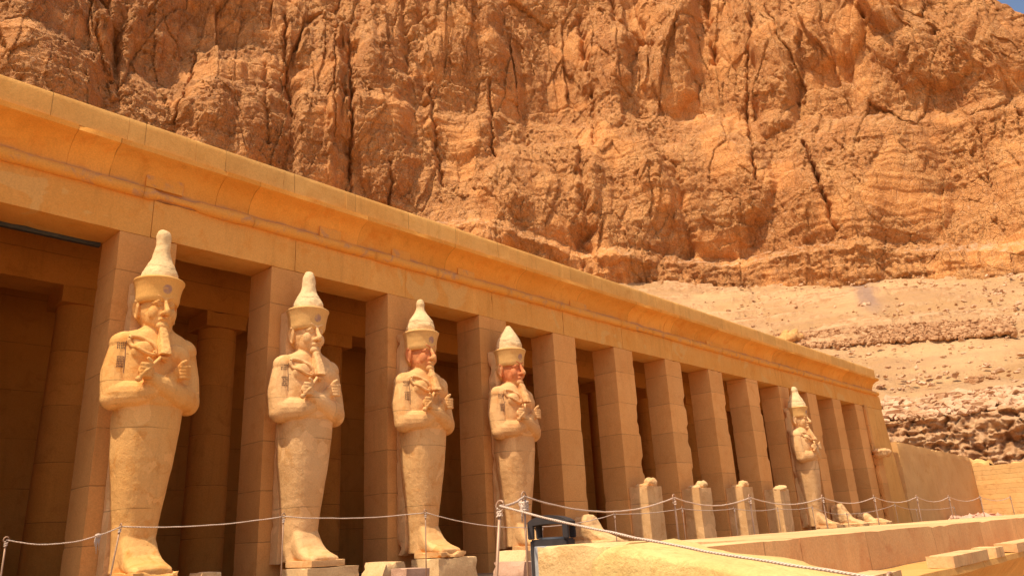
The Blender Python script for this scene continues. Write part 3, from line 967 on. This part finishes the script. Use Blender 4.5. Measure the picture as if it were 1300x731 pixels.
# ------------------------------------------------------------------ statues
def body_mesh():
    bm = bmesh.new()
    prof = [(.06, .30, .30, .02), (.35, .30, .31, .02), (.8, .33, .33, .02), (1.3, .40, .37, .0), (1.8, .47, .41, .0), (2.3, .54, .44, .0), (2.7, .59, .44, 0),
            (3.1, .66, .44, 0), (3.45, .72, .43, .02), (3.68, .71, .39, .04), (3.82, .66, .35, .05), (3.91, .54, .31, .04), (3.97, .36, .27, .02), (4.03, .27, .26, 0), (4.25, .27, .26, 0)]
    loft(bm, [ering(0, yc, zc, w, d, 40, 2.5 if zc < 3.3 else 2.2) for zc, w, d, yc in prof])
    # feet under the wrap
    fr = []
    for y, h, w in ((.1, .95, .28), (-.12, .85, .28), (-.26, .62, .28), (-.36, .44, .29), (-.48, .30, .30), (-.62, .22, .31), (-.78, .17, .31), (-.9, .14, .29), (-.95, .10, .27)):
        pts = []
        for i in range(24):
            a = 2 * math.pi * i / 24
            c, s_ = math.cos(a), math.sin(a)
            pts.append(Vector((w * math.copysign(abs(c) ** .6, c), y, h / 2 + h / 2 * math.copysign(abs(s_) ** .75, s_) + .02)))
        fr.append(pts)
    loft(bm, fr)
    # shoulders and arms crossed on the chest
    for sx in (-1, 1):
        limb(bm, [(sx * .57, .04, 3.62), (sx * .67, .02, 3.2), (sx * .66, -.08, 2.80)], [.24, .235, .24])
        ell(bm, (sx * .50, .04, 3.69), (.32, .27, .235))
        ell(bm, (sx * .27, -.30, 3.52), (.28, .14, .20))          # breast
    # left arm (photo right) reaches over to the near side and lies above
    limb(bm, [(.66, -.08, 2.82), (.36, -.40, 2.84), (-.02, -.53, 2.97), (-.27, -.55, 3.09)], [.24, .20, .155, .115])
    limb(bm, [(-.66, -.08, 2.82), (-.36, -.38, 2.82), (.02, -.46, 2.96), (.24, -.48, 3.13)], [.24, .20, .155, .115])
    ell(bm, (0, -.26, 2.78), (.55, .26, .20))
    # fists: palm, four curled fingers, thumb
    for cx, cy, cz, sx in ((-.34, -.59, 3.16, -1), (.31, -.54, 3.20, 1)):
        ell(bm, (cx, cy, cz), (.15, .11, .125), (0, 0, 0), 3)
        for q in range(4):
            dz_ = .095 - q * .058
            limb(bm, [(cx + sx * .08, cy - .04, cz + dz_), (cx + sx * .125, cy - .09, cz + dz_ - .005), (cx + sx * .04, cy - .13, cz + dz_ - .010), (cx - sx * .045, cy - .11, cz + dz_ - .015)],
                 [.036, .038, .036, .03], 8, 3)
        limb(bm, [(cx - sx * .06, cy - .05, cz + .08), (cx - sx * .03, cy - .12, cz + .15), (cx + sx * .03, cy - .13, cz + .19)], [.042, .04, .03], 8, 3)
    # head
    for v in bm.verts:
        k_ = min(1, max(0, (v.co.z - 2.0) / .8))
        v.co.x = v.co.x * (1 - .11 * k_) + .03 * k_
        if v.co.z > 2.5 and v.co.y < -.34: v.co.y = -.34 + (v.co.y + .34) * .78
        if v.co.z < 1.0 and v.co.y < -.3: v.co.y = -.3 + (v.co.y + .3) * .9
    hb = bmesh.new()
    ell(hb, (0, .0, 4.40), (.325, .33, .36))
    ell(hb, (0, -.13, 4.27), (.275, .23, .24))          # jaw
    ell(hb, (0, -.31, 4.10), (.125, .09, .07))        # chin
    for sx in (-1, 1):
        ell(hb, (sx * .155, -.25, 4.29), (.11, .09, .11))   # cheek
        limb(hb, [(sx * .035, -.355, 4.495), (sx * .13, -.335, 4.535), (sx * .25, -.235, 4.50)], [.024, .028, .02], 8, 4)  # brow
        ell(hb, (sx * .128, -.290, 4.428), (.072, .042, .036), (0, 0, sx * -.5))   # eye
        limb(hb, [(sx * .05, -.325, 4.420), (sx * .125, -.338, 4.464), (sx * .225, -.262, 4.428)], [.012, .016, .012], 6, 4)
        limb(hb, [(sx * .05, -.325, 4.415), (sx * .125, -.330, 4.390), (sx * .225, -.262, 4.420)], [.010, .013, .010], 6, 4)
        ell(hb, (sx * .345, .0, 4.37), (.04, .075, .13), (0.12, 0, sx * .35))    # ear
        limb(hb, [(sx * .36, .0, 4.25), (sx * .385, .05, 4.30), (sx * .405, .07, 4.40), (sx * .395, .04, 4.49), (sx * .365, -.05, 4.48), (sx * .355, -.06, 4.40)], [.026, .026, .028, .028, .022, .016], 8, 4)
    limb(hb, [(0, -.345, 4.49), (0, -.40, 4.38), (0, -.465, 4.285)], [.030, .040, .056], 10, 4)   # nose
    for sx in (-1, 1):
        ell(hb, (sx * .052, -.395, 4.272), (.038, .048, .034))
    limb(hb, [(-.105, -.315, 4.185), (-.035, -.375, 4.198), (.035, -.375, 4.198), (.105, -.315, 4.185)], [.017, .028, .028, .017], 8, 4)   # lips
    limb(hb, [(-.085, -.315, 4.148), (0, -.368, 4.142), (.085, -.315, 4.148)], [.016, .030, .016], 8, 4)
    for v in hb.verts:
        v.co.z = 4.505 + (v.co.z - 4.505) * (1.24 if v.co.z < 4.505 else 1.0)
        v.co.x *= .885
        if abs(v.co.x) > .27 and v.co.y > -.12: v.co.y += .03
    tmp = bpy.data.meshes.new('t'); hb.to_mesh(tmp); hb.free(); bm.from_mesh(tmp); bpy.data.meshes.remove(tmp)
    me = remeshed(bm, .0125, 2, .5)
    erode(me, .006, 3.2, 3.0)
    return me

BODY = body_mesh()
bvh_co = [v.co.copy() for v in BODY.vertices]
BVH = BVHTree.FromPolygons(bvh_co, [tuple(p.vertices) for p in BODY.polygons])
print('body verts', len(BODY.vertices))

def surf(x, z, lift=.0):
    h = BVH.ray_cast(Vector((x, -2, z)), Vector((0, 1, 0)))
    return Vector((x, h[0].y - lift, z)) if h[0] else Vector((x, -.4, z))

def lathe(bm, prof, n=36, cx=0, cy=0, ry=1.0, seed=0, amp=0.0):
    rings = []
    for zc, r in prof:
        rg = []
        for i in range(n):
            a = 2 * math.pi * i / n
            k = 1 + amp * fbm(Vector((math.cos(a) * 1.5 + seed, math.sin(a) * 1.5, zc * 4)), 4)
            rg.append(Vector((cx + r * k * math.cos(a), cy + r * ry * k * math.sin(a), zc)))
        rings.append(rg)
    loft(bm, rings)

def dense(prof, step=.02):
    out = []
    for (z0, r0), (z1, r1) in zip(prof, prof[1:]):
        n = max(1, int(abs(z1 - z0) / step))
        for i in range(n):
            t = i / n
            out.append((z0 + (z1 - z0) * t, r0 + (r1 - r0) * t))
    out.append(prof[-1])
    # soften
    for _ in range(3):
        out = [out[0]] + [(out[i][0], (out[i - 1][1] + 2 * out[i][1] + out[i + 1][1]) / 4) for i in range(1, len(out) - 1)] + [out[-1]]
    return out

YS = -.47
def make_statue(x, label, mat, crown_m, cone, seed, plinth=True, glyphs=True, tilt=0.0):
    root = tag(empty('osiride_statue', (x + .08, YS, -.31)), label, 'statue', 'crowned statues standing against the portico pillars')
    me = BODY.copy()
    me.materials.clear(); me.materials.append(M[mat])
    o = bpy.data.objects.new('body', me); o.parent = root; C.objects.link(o)
    # stone slab joining body to pillar
    bm = bmesh.new()
    box(bm, -.36, .36, .18, .462, .02, 4.9, seg=.12, wear=.04, seed=seed, chip=2)
    obj('back_slab', bm, M['st5'], root)
    bm = bmesh.new()
    box(bm, -.33, .37, -.94, -.06, -.04, .085, seg=.07, wear=.03, seed=seed + 1, chip=2)
    obj('foot_slab', bm, M[mat], root)
    # red crown: flares upward, carries the tall white cone
    bm = bmesh.new()
    lathe(bm, dense([(4.44, .33), (4.50, .355), (4.60, .362), (4.72, .378), (4.82, .405), (4.875, .432), (4.892, .434), (4.894, .36)], .012), 44, 0, .0, 1.04, seed, .02)
    ell(bm, (0, .13, 4.40), (.335, .22, .36))
    cme = remeshed(bm, .014, 1)
    cme.materials.append(crown_m)
    co_ = bpy.data.objects.new('crown', cme); co_.parent = root; C.objects.link(co_)
    bm = bmesh.new()
    lathe(bm, dense([(4.84, cone[0][1])] + cone), 40, 0, .0, 1.0, seed + 5, .05)
    if cone[-1][1] > .05:
        ell(bm, (0, 0, cone[-1][0]), (cone[-1][1], cone[-1][1], cone[-1][1] * .7))
    kme = remeshed(bm, .016, 2); erode(kme, .012, 5, seed)
    kme.materials.append(M[mat + 'c'] if mat + 'c' in M else M[mat])
    ko = bpy.data.objects.new('crown_cone', kme); ko.parent = co_; C.objects.link(ko)
    # beard
    bm = bmesh.new()
    rings = []
    for i in range(9):
        f = i / 8
        zc = 3.97 - f * .50; yc = -.34 - f * .20; w = .062 + f * .030; d = .06 + .035 * f
        rings.append(ering(0, yc, zc, w, d, 20, 4))
    loft(bm, rings)
    limb(bm, [(0, -.3, 3.92), (0, -.36, 3.62)], [.06, .08])
    bme = remeshed(bm, .014, 1); erode(bme, .014, 6, seed)
    bme.materials.append(M[mat])
    bo = bpy.data.objects.new('beard', bme); bo.parent = root; C.objects.link(bo)
    # sceptre in the near fist
    bm = bmesh.new()
    a0 = Vector((-.40, -.58, 3.01)); a1 = Vector((-.31, -.655, 3.15)); a2 = surf(-.05, 3.42, .02); a2.y = min(a2.y, -.50)
    limb(bm, [a0, a1, a2], [.035, .03, .03], 10, 5)
    ell(bm, a0, (.05, .05, .05))
    limb(bm, [a2, a2 + Vector((.10, -.02, .0))], [.032, .028], 8, 3)
    obj('sceptre', bm, M[mat], root, True)
    # looped cross lying on the near shoulder
    bm = bmesh.new()
    cx, cz = -.29, 3.63
    ax = Vector((.82, 0, -.57)); bx = Vector((.57, 0, .82))
    lp = []
    for i in range(29):
        a = 2 * math.pi * i / 28
        q = ax * (.23 * math.cos(a)) + bx * (.115 * math.sin(a))
        sp = surf(cx + q.x, cz + q.z, .018)
        lp.append(sp)
    tube(bm, lp, .036, 8, False)
    st0 = surf(cx + ax.x * .19, cz + ax.z * .19, .02); st1 = surf(cx + ax.x * .42, cz + ax.z * .42, .03)
    limb(bm, [st0, st1], [.026, .03], 8, 4)
    pa = surf(st0.x + .04 - .06, st0.z + .02 - .09, .02); pb = surf(st0.x + .04 + .07, st0.z + .0 + .09, .02)
    limb(bm, [pa, pb], [.026, .026], 8, 4)
    obj('looped_cross', bm, M[mat], root, True)
    if glyphs:
        bm = bmesh.new()
        rg = random.Random(seed)
        zc = 3.68
        while zc > 3.14:
            quad(bm, -.515, zc, .008, .05); zc -= .05
        for z0, rows_ in ((3.66, 3), (3.42, 5)):
            for rw in range(rows_):
                zz_ = z0 - rw * .040
                quad(bm, -.575, zz_ + .014, .10, .006)
                for q in range(5):
                    if rg.random() < .88:
                        quad(bm, -.62 + q * .022, zz_, .009, .024 + .006 * rg.random())
        quad(bm, -.49, 3.48, .03, .008)
        obj('inscription', bm, M['paint'], root)
    if plinth:
        bm = bmesh.new()
        box(bm, -.42, .66, -.96, -.10, ZF + .29, -.045, seg=.08, wear=.014, seed=seed + 9, chip=2)
        obj('plinth', bm, M['block'], root)
    return root

def quad(bm, x, z, w, h):
    ps = []
    for sx, sz in ((-1, -1), (1, -1), (1, 1), (-1, 1)):
        hcast = BVH.ray_cast(Vector((x + sx * w / 2, -2, z + sz * h / 2)), Vector((0, 1, 0)))
        if not hcast[0]: return
        p = hcast[0] + hcast[1] * .006
        ps.append(bm.verts.new(p))
    bm.faces.new(ps)

# paler stone colour for the crown cones
for k_, col in (('st1', (.78, .54, .26)), ('st2', (.78, .55, .28)), ('st3', (.77, .53, .26)), ('st4', (.74, .51, .26)), ('st5', (.76, .54, .28))):
    M[k_ + 'c'] = statue_mat('crown_cone_' + k_, col, tuple(min(.85, q * 1.04) for q in col), tuple(q * .85 for q in col))
P0 = PW / 2
make_statue(3 + P0, 'largest crowned ochre statue, nearest on the left, with an eroded knob on its crown', 'st1', M['cr1'],
            [(4.89, .325), (5.0, .305), (5.12, .255), (5.25, .195), (5.38, .15), (5.5, .125), (5.65, .12), (5.76, .125), (5.80, .11)], 1)
make_statue(6 + P0, 'second crowned statue from the left, pale tan, with a thick blunt knob on its crown', 'st2', M['cr2'],
            [(4.89, .325), (5.0, .31), (5.12, .26), (5.25, .185), (5.36, .15), (5.42, .135), (5.46, .14), (5.60, .135), (5.68, .10)], 2)
make_statue(9 + P0, 'third crowned statue from the left, red paint on its face, small round crown knob', 'st3', M['cr2'],
            [(4.89, .33), (5.02, .33), (5.18, .285), (5.32, .185), (5.42, .12), (5.52, .095), (5.60, .10), (5.66, .085)], 3)
make_statue(12 + P0, 'fourth crowned statue from the left, behind the litter bin, red cheek, pointed crown', 'st4', M['cr2'],
            [(4.89, .335), (5.02, .335), (5.18, .29), (5.33, .21), (5.45, .12), (5.56, .04)], 4)
make_statue(30.35, 'lone worn crowned statue far along the portico, between pillars without statues', 'st5', M['cr2'],
            [(4.89, .38), (5.02, .37), (5.18, .31), (5.35, .225), (5.48, .155), (5.56, .145), (5.64, .155), (5.69, .135)], 5, plinth=True, glyphs=False)

# ------------------------------------------------------------------ remains of other statues
def stump(x, h, label, seed, w=.42):
    r = tag(empty('statue_stump', (x, -.40, -.31)), label, 'statue stump', 'square stumps of lost statues at the pillar feet')
    bm = bmesh.new()
    box(bm, -w, w - .05, -.26, .392, ZF + .31, h, seg=.12, wear=.012, seed=seed, chip=2)
    obj('shaft', bm, M['st5'], r)
    bm = bmesh.new()
    rg = random.Random(seed)
    if seed != 54:
        k_ = {51: 1.0, 52: .72, 53: .8}[seed]
        ell(bm, (.02, -.06, h + .09), (.24 * k_, .18, .17 * k_), (0, 0, .3))
        ell(bm, (.14, -.12, h + .10), (.13, .12, .15 * k_))
        ell(bm, (-.20, .05, h + .0), (.18, .22, .10))
    else:
        for i in range(5):
            ell(bm, (-.28 + i * .10, -.1, h - .02 + .015 * i), (.14, .22, .08 + .012 * i))
    me = remeshed(bm, .02, 1); erode(me, .05, 4, seed)
    me.materials.append(M['st5'] if seed % 2 else M['block'])
    o = bpy.data.objects.new('broken_top', me); o.parent = r; C.objects.link(o)
stump(18.5, 1.52, 'first square stump beyond the litter bin, topped by the tallest rounded stone', 51)
stump(21.5, 1.50, 'second square stump beyond the litter bin, with a low lumpy stone on top', 52)
stump(24.5, 1.55, 'third square stump beyond the litter bin, with a pale square fist-like stone on top', 53)
stump(27.5, 1.50, 'fourth square stump, bare and jagged on top, just before the lone worn statue', 54)

def feet(x, label, seed, hgt=.75, L=.95):
    bm = bmesh.new()
    fr = []
    for t, h in ((-.35, hgt * .9), (0, hgt), (.1, hgt * .92), (.22, hgt * .62), (.38, hgt * .40), (.58, .25), (.8, .17), (.95, .1)):
        y = -t * L
        pts = []
        w = .33 - .05 * max(0, t)
        for i in range(24):
            a = 2 * math.pi * i / 24
            c, s_ = math.cos(a), math.sin(a)
            pts.append(Vector((w * math.copysign(abs(c) ** .6, c), y, h / 2 + h / 2 * math.copysign(abs(s_) ** .6, s_))))
        fr.append(pts)
    loft(bm, fr)
    box(bm, -.42, .42, -1.0 * L, .35, ZF + .32, .07)
    me = remeshed(bm, .02, 1); erode(me, .03, 3, seed)
    me.materials.append(M['st5'])
    o = bpy.data.objects.new('statue_feet', me); C.objects.link(o)
    o.location = (x, -.40, -.31)
    tag(o, label, 'statue fragment', 'broken pairs of statue feet')
feet(15.5, 'broken rounded statue feet just right of the litter bin', 61, .78)
feet(33.5, 'pale broken statue feet just right of the lone worn statue, taller of the two there', 62, .95)
feet(36.5, 'low broken statue feet nearest the right end of the portico', 63, .5)
# fragment on the end wall
r = tag(empty('statue_fragment', (40.6, -.02, 1.6)), 'broken torso fragment jutting from the right end wall of the portico', 'statue fragment')
bm = bmesh.new()
ell(bm, (.0, -.25, 1.55), (.75, .42, .18)); ell(bm, (.35, -.4, 1.50), (.38, .3, .2)); ell(bm, (-.2, -.3, 1.42), (.5, .3, .2))
me = remeshed(bm, .03, 1); erode(me, .08, 2.2, 9); me.materials.append(M['st5'])
o = bpy.data.objects.new('torso_remnant', me); o.parent = r; C.objects.link(o)
bm = bmesh.new(); box(bm, -.45, .35, -.22, .03, -2.15, 1.45, seg=.12, wear=.03, seed=8, chip=1.5)
obj('back_slab', bm, M['pillar'], r)
bm = bmesh.new(); box(bm, -.50, -.16, -.10, .03, 1.6, 4.0, seg=.12, wear=.03, seed=11, chip=1.5)
obj('upper_slab', bm, M['pillar'], r)

# loose stones on the terrace
def loose(x, y, z, sx, sy, sz, rz, mat, label, seed, cut=0.0):
    bm = bmesh.new()
    box(bm, -sx, sx, -sy, sy, 0, sz, seg=.07, wear=.03, seed=seed, chip=2)
    if cut:
        for v in bm.verts:
            k = v.co.z / sz
            v.co.x *= 1 - cut * abs(k - .45) * 1.1
    o = obj('loose_block', bm, mat, loc=(x, y, z)); o.rotation_euler = (.02, .03, rz)
    tag(o, label, 'stone block', 'loose stone blocks on the terrace')
loose(4.66, -.75, ZF, .24, .2, .50, .1, M['block'], 'small pale block between the first and second statues', 81, .5)
loose(7.80, -1.45, ZF, .36, .28, .47, .15, M['block'], 'sunlit hexagonal block standing left of the third statue', 82, .6)
loose(7.72, -2.3, ZF, .30, .2, .36, .1, M['pinkblock'], 'low pinkish block in front of the hexagonal block', 83)
loose(9.65, -3.1, ZF, .38, .3, .54, .5, M['block'], 'sunlit orange lump at the foot of the fourth statue, left of the bin', 84, .6)
loose(8.75, -4.0, ZF, .5, .3, .38, .35, M['pinkblock'], 'pinkish slab leaning before the orange lump, beside the bin', 85, .25)

# ------------------------------------------------------------------ parapet, pier, balustrade, lower cornice
bm = bmesh.new(); box(bm, 5.3, 95, -10.6, -8.62, -1.9, -.14, seg=.25, wear=.012, seed=41, chip=2.5)
box(bm, 3.26, 5.297, -10.6, -10.12, -1.9, -.14, seg=.12, wear=.012, seed=44)
tag(obj('terrace_parapet', bm, M['parapet']), 'long low stone parapet with a bright flat top running right from the rope posts', 'wall')
bm = bmesh.new(); box(bm, 2.62, 3.24, -10.5, -9.9, -1.9, -.075, seg=.05, wear=.012, seed=42, chip=2)
tag(obj('stone_pier', bm, M['pier']), 'square orange stone pier in front of the litter bin', 'pier')
bm = bmesh.new()
rings = []
for i in range(90):
    y = -10.52 - i * .05 if i < 40 else -12.52 - (i - 40) * .3
    zt = -.045 - .19 * (-y - 10.5) - (.09 * max(0, 1 - (-y - 10.52) / .12))
    r = []
    prof_b = [(2.42, -2.2), (2.42, zt - .12), (2.421, zt - .05), (2.435, zt - .015), (2.5, zt), (2.9, zt + .004), (3.15, zt - .003), (3.19, zt - .02), (3.2, zt - .10), (3.2, -2.2)]
    if i > 42: prof_b = [(a, min(b, zt) if b > -2.1 else -9) for a, b in prof_b]
    for a, b in prof_b:
        P = Vector((a * 2, y * 2.0, b * 2))
        d = .030 * fbm(P, 5) - .02 * max(0, fbm(P * 2.7, 3) - .25)
        r.append(Vector((a + d, y + .02 * fbm(P * 1.7, 3), b + d)))
    rings.append(r)
loft(bm, rings)
bmesh.ops.recalc_face_normals(bm, faces=bm.faces)
tag(obj('ramp_balustrade', bm, M['balustrade'], smooth=True), 'bright yellow rounded balustrade sloping down to the right in the foreground', 'balustrade')
# lower terrace cornice and its coping stones
bm = bmesh.new()
prof2 = [(-10.61, -.52), (-11.32, -.50), (-11.33, -.56), (-11.25, -.66), (-11.14, -.78), (-11.08, -.95), (-11.06, -1.1), (-11.10, -1.12), (-11.12, -1.2), (-11.06, -1.28), (-11.04, -6.95), (-10.61, -6.95)]
rings = []
for i in range(260):
    x = 3.3 + i * .35
    r = []
    for (y, zc) in prof2:
        d = .012 * fbm(Vector((x * 1.3, y * 3, zc * 3)), 4)
        r.append(Vector((x, y + d, zc + d)))
    rings.append(r)
loft(bm, rings); bmesh.ops.recalc_face_normals(bm, faces=bm.faces)
tag(obj('lower_cornice', bm, M['cavetto']), 'orange curved cornice of the lower terrace at the bottom right corner', 'cornice')
def coping(x0, x1, label, seed, y=-11.21, h=.11):
    bm = bmesh.new(); box(bm, x0 - (x0 + x1) / 2, x1 - (x0 + x1) / 2, -.125, .125, 0, h, seg=.08, wear=.006, seed=seed, chip=2)
    tag(obj('coping_stone', bm, M['parapet'], loc=((x0 + x1) / 2, y, -.505)), label, 'coping stone', 'coping stones on the lower cornice')
coping(7.0, 8.35, 'long coping stone, left of the two big ones at the bottom right', 91)
coping(8.72, 9.1, 'short coping stone directly right of the long one', 92)
coping(9.8, 13.2, 'long coping stone ending at the right edge of the photo', 93)
coping(4.6, 5.45, 'lowest coping stone, nearest to the rope end', 94, h=.085)

# rubble at the foot of the far walls
rng = np.random.default_rng(8)
n = 420
px_ = rng.uniform(50, 59.7, n); py_ = -rng.uniform(.3, 2.0, n)
pts = np.stack([px_, py_, np.full(n, ZF + .08) + .5 * rng.random(n) * (1 + np.clip(py_ + .3, -1.7, 0) / 1.7)], -1)
M['pinkrub'] = stone('pink_rubble', (.56, .29, .19), (.64, .38, .26), (.46, .22, .14), sc=.8, streak=0)
tag(rocks_mesh('rubble_heap', pts, .1 + .2 * rng.random(n), M['pinkrub'], 9, .9), kind='stuff', label='low heap of pinkish rubble at the foot of the far court wall', cat='rubble')

# ------------------------------------------------------------------ litter bin
bn = tag(empty('litter_bin', (3.83, -9.02, -.60), R(-62)), 'dark slate litter bin with an arched hood and pale grey panels, behind the stone pier', 'litter bin')
hw = .165
bm = bmesh.new(); box(bm, -hw, hw, -hw, hw, .04, .56, seg=0)
bmesh.ops.bevel(bm, geom=bm.edges[:], offset=.012, segments=2, affect='EDGES')
obj('body', bm, M['slate'], bn)
for nx, ny in ((-1, 0), (0, -1), (1, 0), (0, 1)):
    bm = bmesh.new()
    if nx: box(bm, *( (nx * (hw + .008), nx * (hw - .004)) if nx < 0 else (hw - .004, hw + .008)), -hw + .035, hw - .035, .08, .505)
    else: box(bm, -hw + .035, hw - .035, *((-hw - .008, -hw + .004) if ny < 0 else (hw - .004, hw + .008)), .08, .505)
    bmesh.ops.bevel(bm, geom=bm.edges[:], offset=.003, segments=1, affect='EDGES')
    obj('panel', bm, M['panel'], bn)
for sx in (-1, 1):
    for sy in (-1, 1):
        bm = bmesh.new(); box(bm, sx * (hw - .012) - .026, sx * (hw - .012) + .026, sy * (hw - .012) - .026, sy * (hw - .012) + .026, .562, .69)
        bmesh.ops.bevel(bm, geom=bm.edges[:], offset=.006, segments=2, affect='EDGES')
        obj('corner_post', bm, M['slate'], bn)
bm = bmesh.new()   # arched hood
rings = []
for yy in (-hw - .012, -hw + .02, 0, hw - .02, hw + .012):
    r = []
    for i in range(17):
        f = -1 + 2 * i / 16
        r.append(Vector((f * (hw + .012), yy, .69 + .055 * (1 - f * f) ** .8 + .012)))
    for i in range(16, -1, -1):
        f = -1 + 2 * i / 16
        r.append(Vector((f * (hw + .012), yy, .665 + .02 * (1 - f * f))))
    rings.append(r)
loft(bm, rings); bmesh.ops.recalc_face_normals(bm, faces=bm.faces)
obj('hood', bm, M['slate'], bn)
bm = bmesh.new(); bmesh.ops.create_cone(bm, cap_ends=True, segments=24, radius1=.12, radius2=.12, depth=.05, matrix=Matrix.Translation((0, 0, .55)))
obj('liner_rim', bm, M['panel'], bn)

# ------------------------------------------------------------------ rope posts and ropes
def make_post(name='rope_post', h=.9, r=.011, mat='metal'):
    root = empty(name)
    bm = bmesh.new(); tube(bm, [(0, 0, 0), (0, 0, h * .5), (0, 0, h - .03)], r, 10)
    obj('pole', bm, M[mat], root, True)
    bm = bmesh.new(); tube(bm, [(.032 * math.cos(a * math.pi / 9), 0, h + .0 + .032 * math.sin(a * math.pi / 9)) for a in range(19)], .007, 8, False)
    obj('ring', bm, M[mat], root, True)
    bm = bmesh.new(); bmesh.ops.create_cone(bm, cap_ends=True, segments=20, radius1=.11, radius2=.09, depth=.025, matrix=Matrix.Translation((0, 0, .0125)))
    obj('base_plate', bm, M[mat], root)
    bm = bmesh.new()
    ell(bm, (0, 0, h - .045), (.021, .021, .018)); tube(bm, [(.018 * math.cos(a * .8), .018 * math.sin(a * .8), h - .065 + a * .003) for a in range(18)], .006, 6)
    obj('rope_knot', bm, M['rope'], root, True)
    return root
proto = make_post()
used = [False]
def post(top, base_z, label, group, lean=(0, 0)):
    """top: position of the ring centre"""
    o = proto if not used[0] else copy_tree(proto)
    used[0] = True
    h = top[2] - base_z
    b = Vector((top[0] + lean[0], top[1] + lean[1], base_z))
    o.location = b
    d = Vector(top) - b
    o.rotation_mode = 'QUATERNION'
    o.rotation_quaternion = d.to_track_quat('Z', 'Y')
    o.scale = (1, 1, d.length / .9)
    tag(o, label, 'rope post', group)
    return o
def rope(a, b, sag, label, r=.011, group='sagging ropes of the barrier', n=28):
    a, b = Vector(a), Vector(b)
    bm = bmesh.new()
    ps = []
    for i in range(n + 1):
        t = i / n
        p = a.lerp(b, t); p.z -= sag * 4 * t * (1 - t)
        p += Vector((0, .006 * fbm(Vector((t * 6, a.x, 0))), .006 * fbm(Vector((t * 7, a.y, 3)))))
        ps.append(p)
    r = r * .82
    tube(bm, ps, [r * (1 + .12 * math.sin(i * 2.3)) for i in range(n + 1)], 8)
    return tag(obj('barrier_rope', bm, M['rope'], smooth=True), label, 'rope', group)

def px2(x, y, ax, c):
    d = cf + cr * ((x - 650) / FPX) - cu * ((y - 365.5) / FPX)
    t = (c - CAM[ax]) / d[ax]
    return CAM + d * t
GF = 'front row of rope posts behind the parapet'
GB = 'back row of rope posts along the statues'
ordn = ['second', 'third', 'fourth', 'fifth', 'sixth', 'seventh', 'eighth', 'ninth']
# corner pair by the bin
A = (2.23, -9.95, .189); Bp = (4.0, -8.55, .35)
pa = post(A, ZF, 'leaning bare rope post left of the litter bin', 'corner rope posts', lean=(-.16, -.02))
pb = post(Bp, ZF, 'upright rope post with a bulky rope knot at the left edge of the litter bin', 'corner rope posts')
bm = bmesh.new()
for k in range(4):
    tube(bm, [(.034 * math.cos(a * .7 + k), .034 * math.sin(a * .7 + k), .80 + k * .018 + .004 * math.sin(a)) for a in range(10)], .012, 8)
tube(bm, [(.03, 0, .86), (.045, .01, .80), (.04, .0, .72)], [.011, .010, .006], 6)
ell(bm, (.0, -.03, .85), (.035, .03, .035))
obj('rope_wrap', bm, M['rope'], pb, True)
front = [Bp]
for i, (x, yy) in enumerate([(6.9, -8.4), (8.9, -8.4), (11.5, -8.4), (13.8, -8.45), (16.2, -8.5), (18.6, -8.5), (21.5, -8.5), (25.0, -8.5)]):
    q = (x, yy, .345)
    post(q, ZF, 'rope post in the front row, ' + ordn[i] + ' from the left behind the parapet', GF)
    front.append(q)
for i in range(len(front) - 1):
    rope(front[i], front[i + 1], .10 if i else .15, 'front barrier rope, span ' + ('ending at' if i == 0 else 'starting at') + ' the ' + (ordn[0] if i == 0 else ordn[i - 1]) + ' front post behind the parapet', .0105)
rope(A, Bp, .02, 'short rope between the two corner posts left of the litter bin', .011)
rope(A, (1.95, -12.4, -.245), .03, 'long bright rope sloping down to the right across the foreground', .0085)
post((1.95, -12.4, -.245), -1.0, 'rope post below the bottom edge, at the low end of the long foreground rope', 'corner rope posts')
back = []
bpx = [((8, 685), -1.75, 0), ((153, 668), -2.0, 0), ((360, 655), -2.6, 0), ((540, 650), -3.1, 0), ((688, 668), -3.6, .3), ((780, 652), -3.6, 0)]
for i, (pp, yy, _) in enumerate(bpx):
    q = px2(pp[0], pp[1], 1, yy)
    back.append(tuple(q))
for x_ in (866, 932, 987, 1031, 1075, 1136, 1163, 1211):
    q = px2(x_, {866: 645, 932: 645, 987: 645, 1031: 643, 1075: 652, 1136: 640, 1163: 646, 1211: 643}[x_], 1, -3.6)
    back.append(tuple(q))
where = ['at the far left edge', 'with a tasselled knot, before the first statue', 'before the second statue', 'before the third statue', 'hidden partly by the litter bin', 'before the broken feet beside the bin',
         'before the first stump', 'before the second stump', 'before the third stump', 'before the fourth stump', 'right of the lone worn statue', 'before the low broken feet', 'before the end wall', 'before the tan court wall']
for i, q in enumerate(back):
    post(q, ZF, 'rope post in the back row, ' + where[i], GB, lean=(-.12, 0) if i == 1 else (0, 0))
sags = [.13, .06, .06, .10, .05, .04, .05, .06, .05, .08, .08, .06, .06]
for i in range(len(back) - 1):
    rope(back[i], back[i + 1], sags[i], 'back barrier rope starting at the post ' + where[i], .010)
# frayed tassel on the first rope
bm = bmesh.new()
a, b = Vector(back[0]), Vector(back[1])
p = a.lerp(b, .80); p.z -= .13 * 4 * .8 * .2
ell(bm, p, (.045, .03, .028))
for k in range(5):
    q = p + Vector((-.03 + .015 * k, 0, 0))
    tube(bm, [q, q + Vector((-.01, 0, -.08)), q + Vector((.012 * math.sin(k * 3), 0, -.14 - .05 * (k % 3)))], [.008, .007, .004], 6)
tag(obj('rope_tassel', bm, M['rope'], smooth=True), 'frayed rope tassel hanging from the left barrier rope', 'tassel')
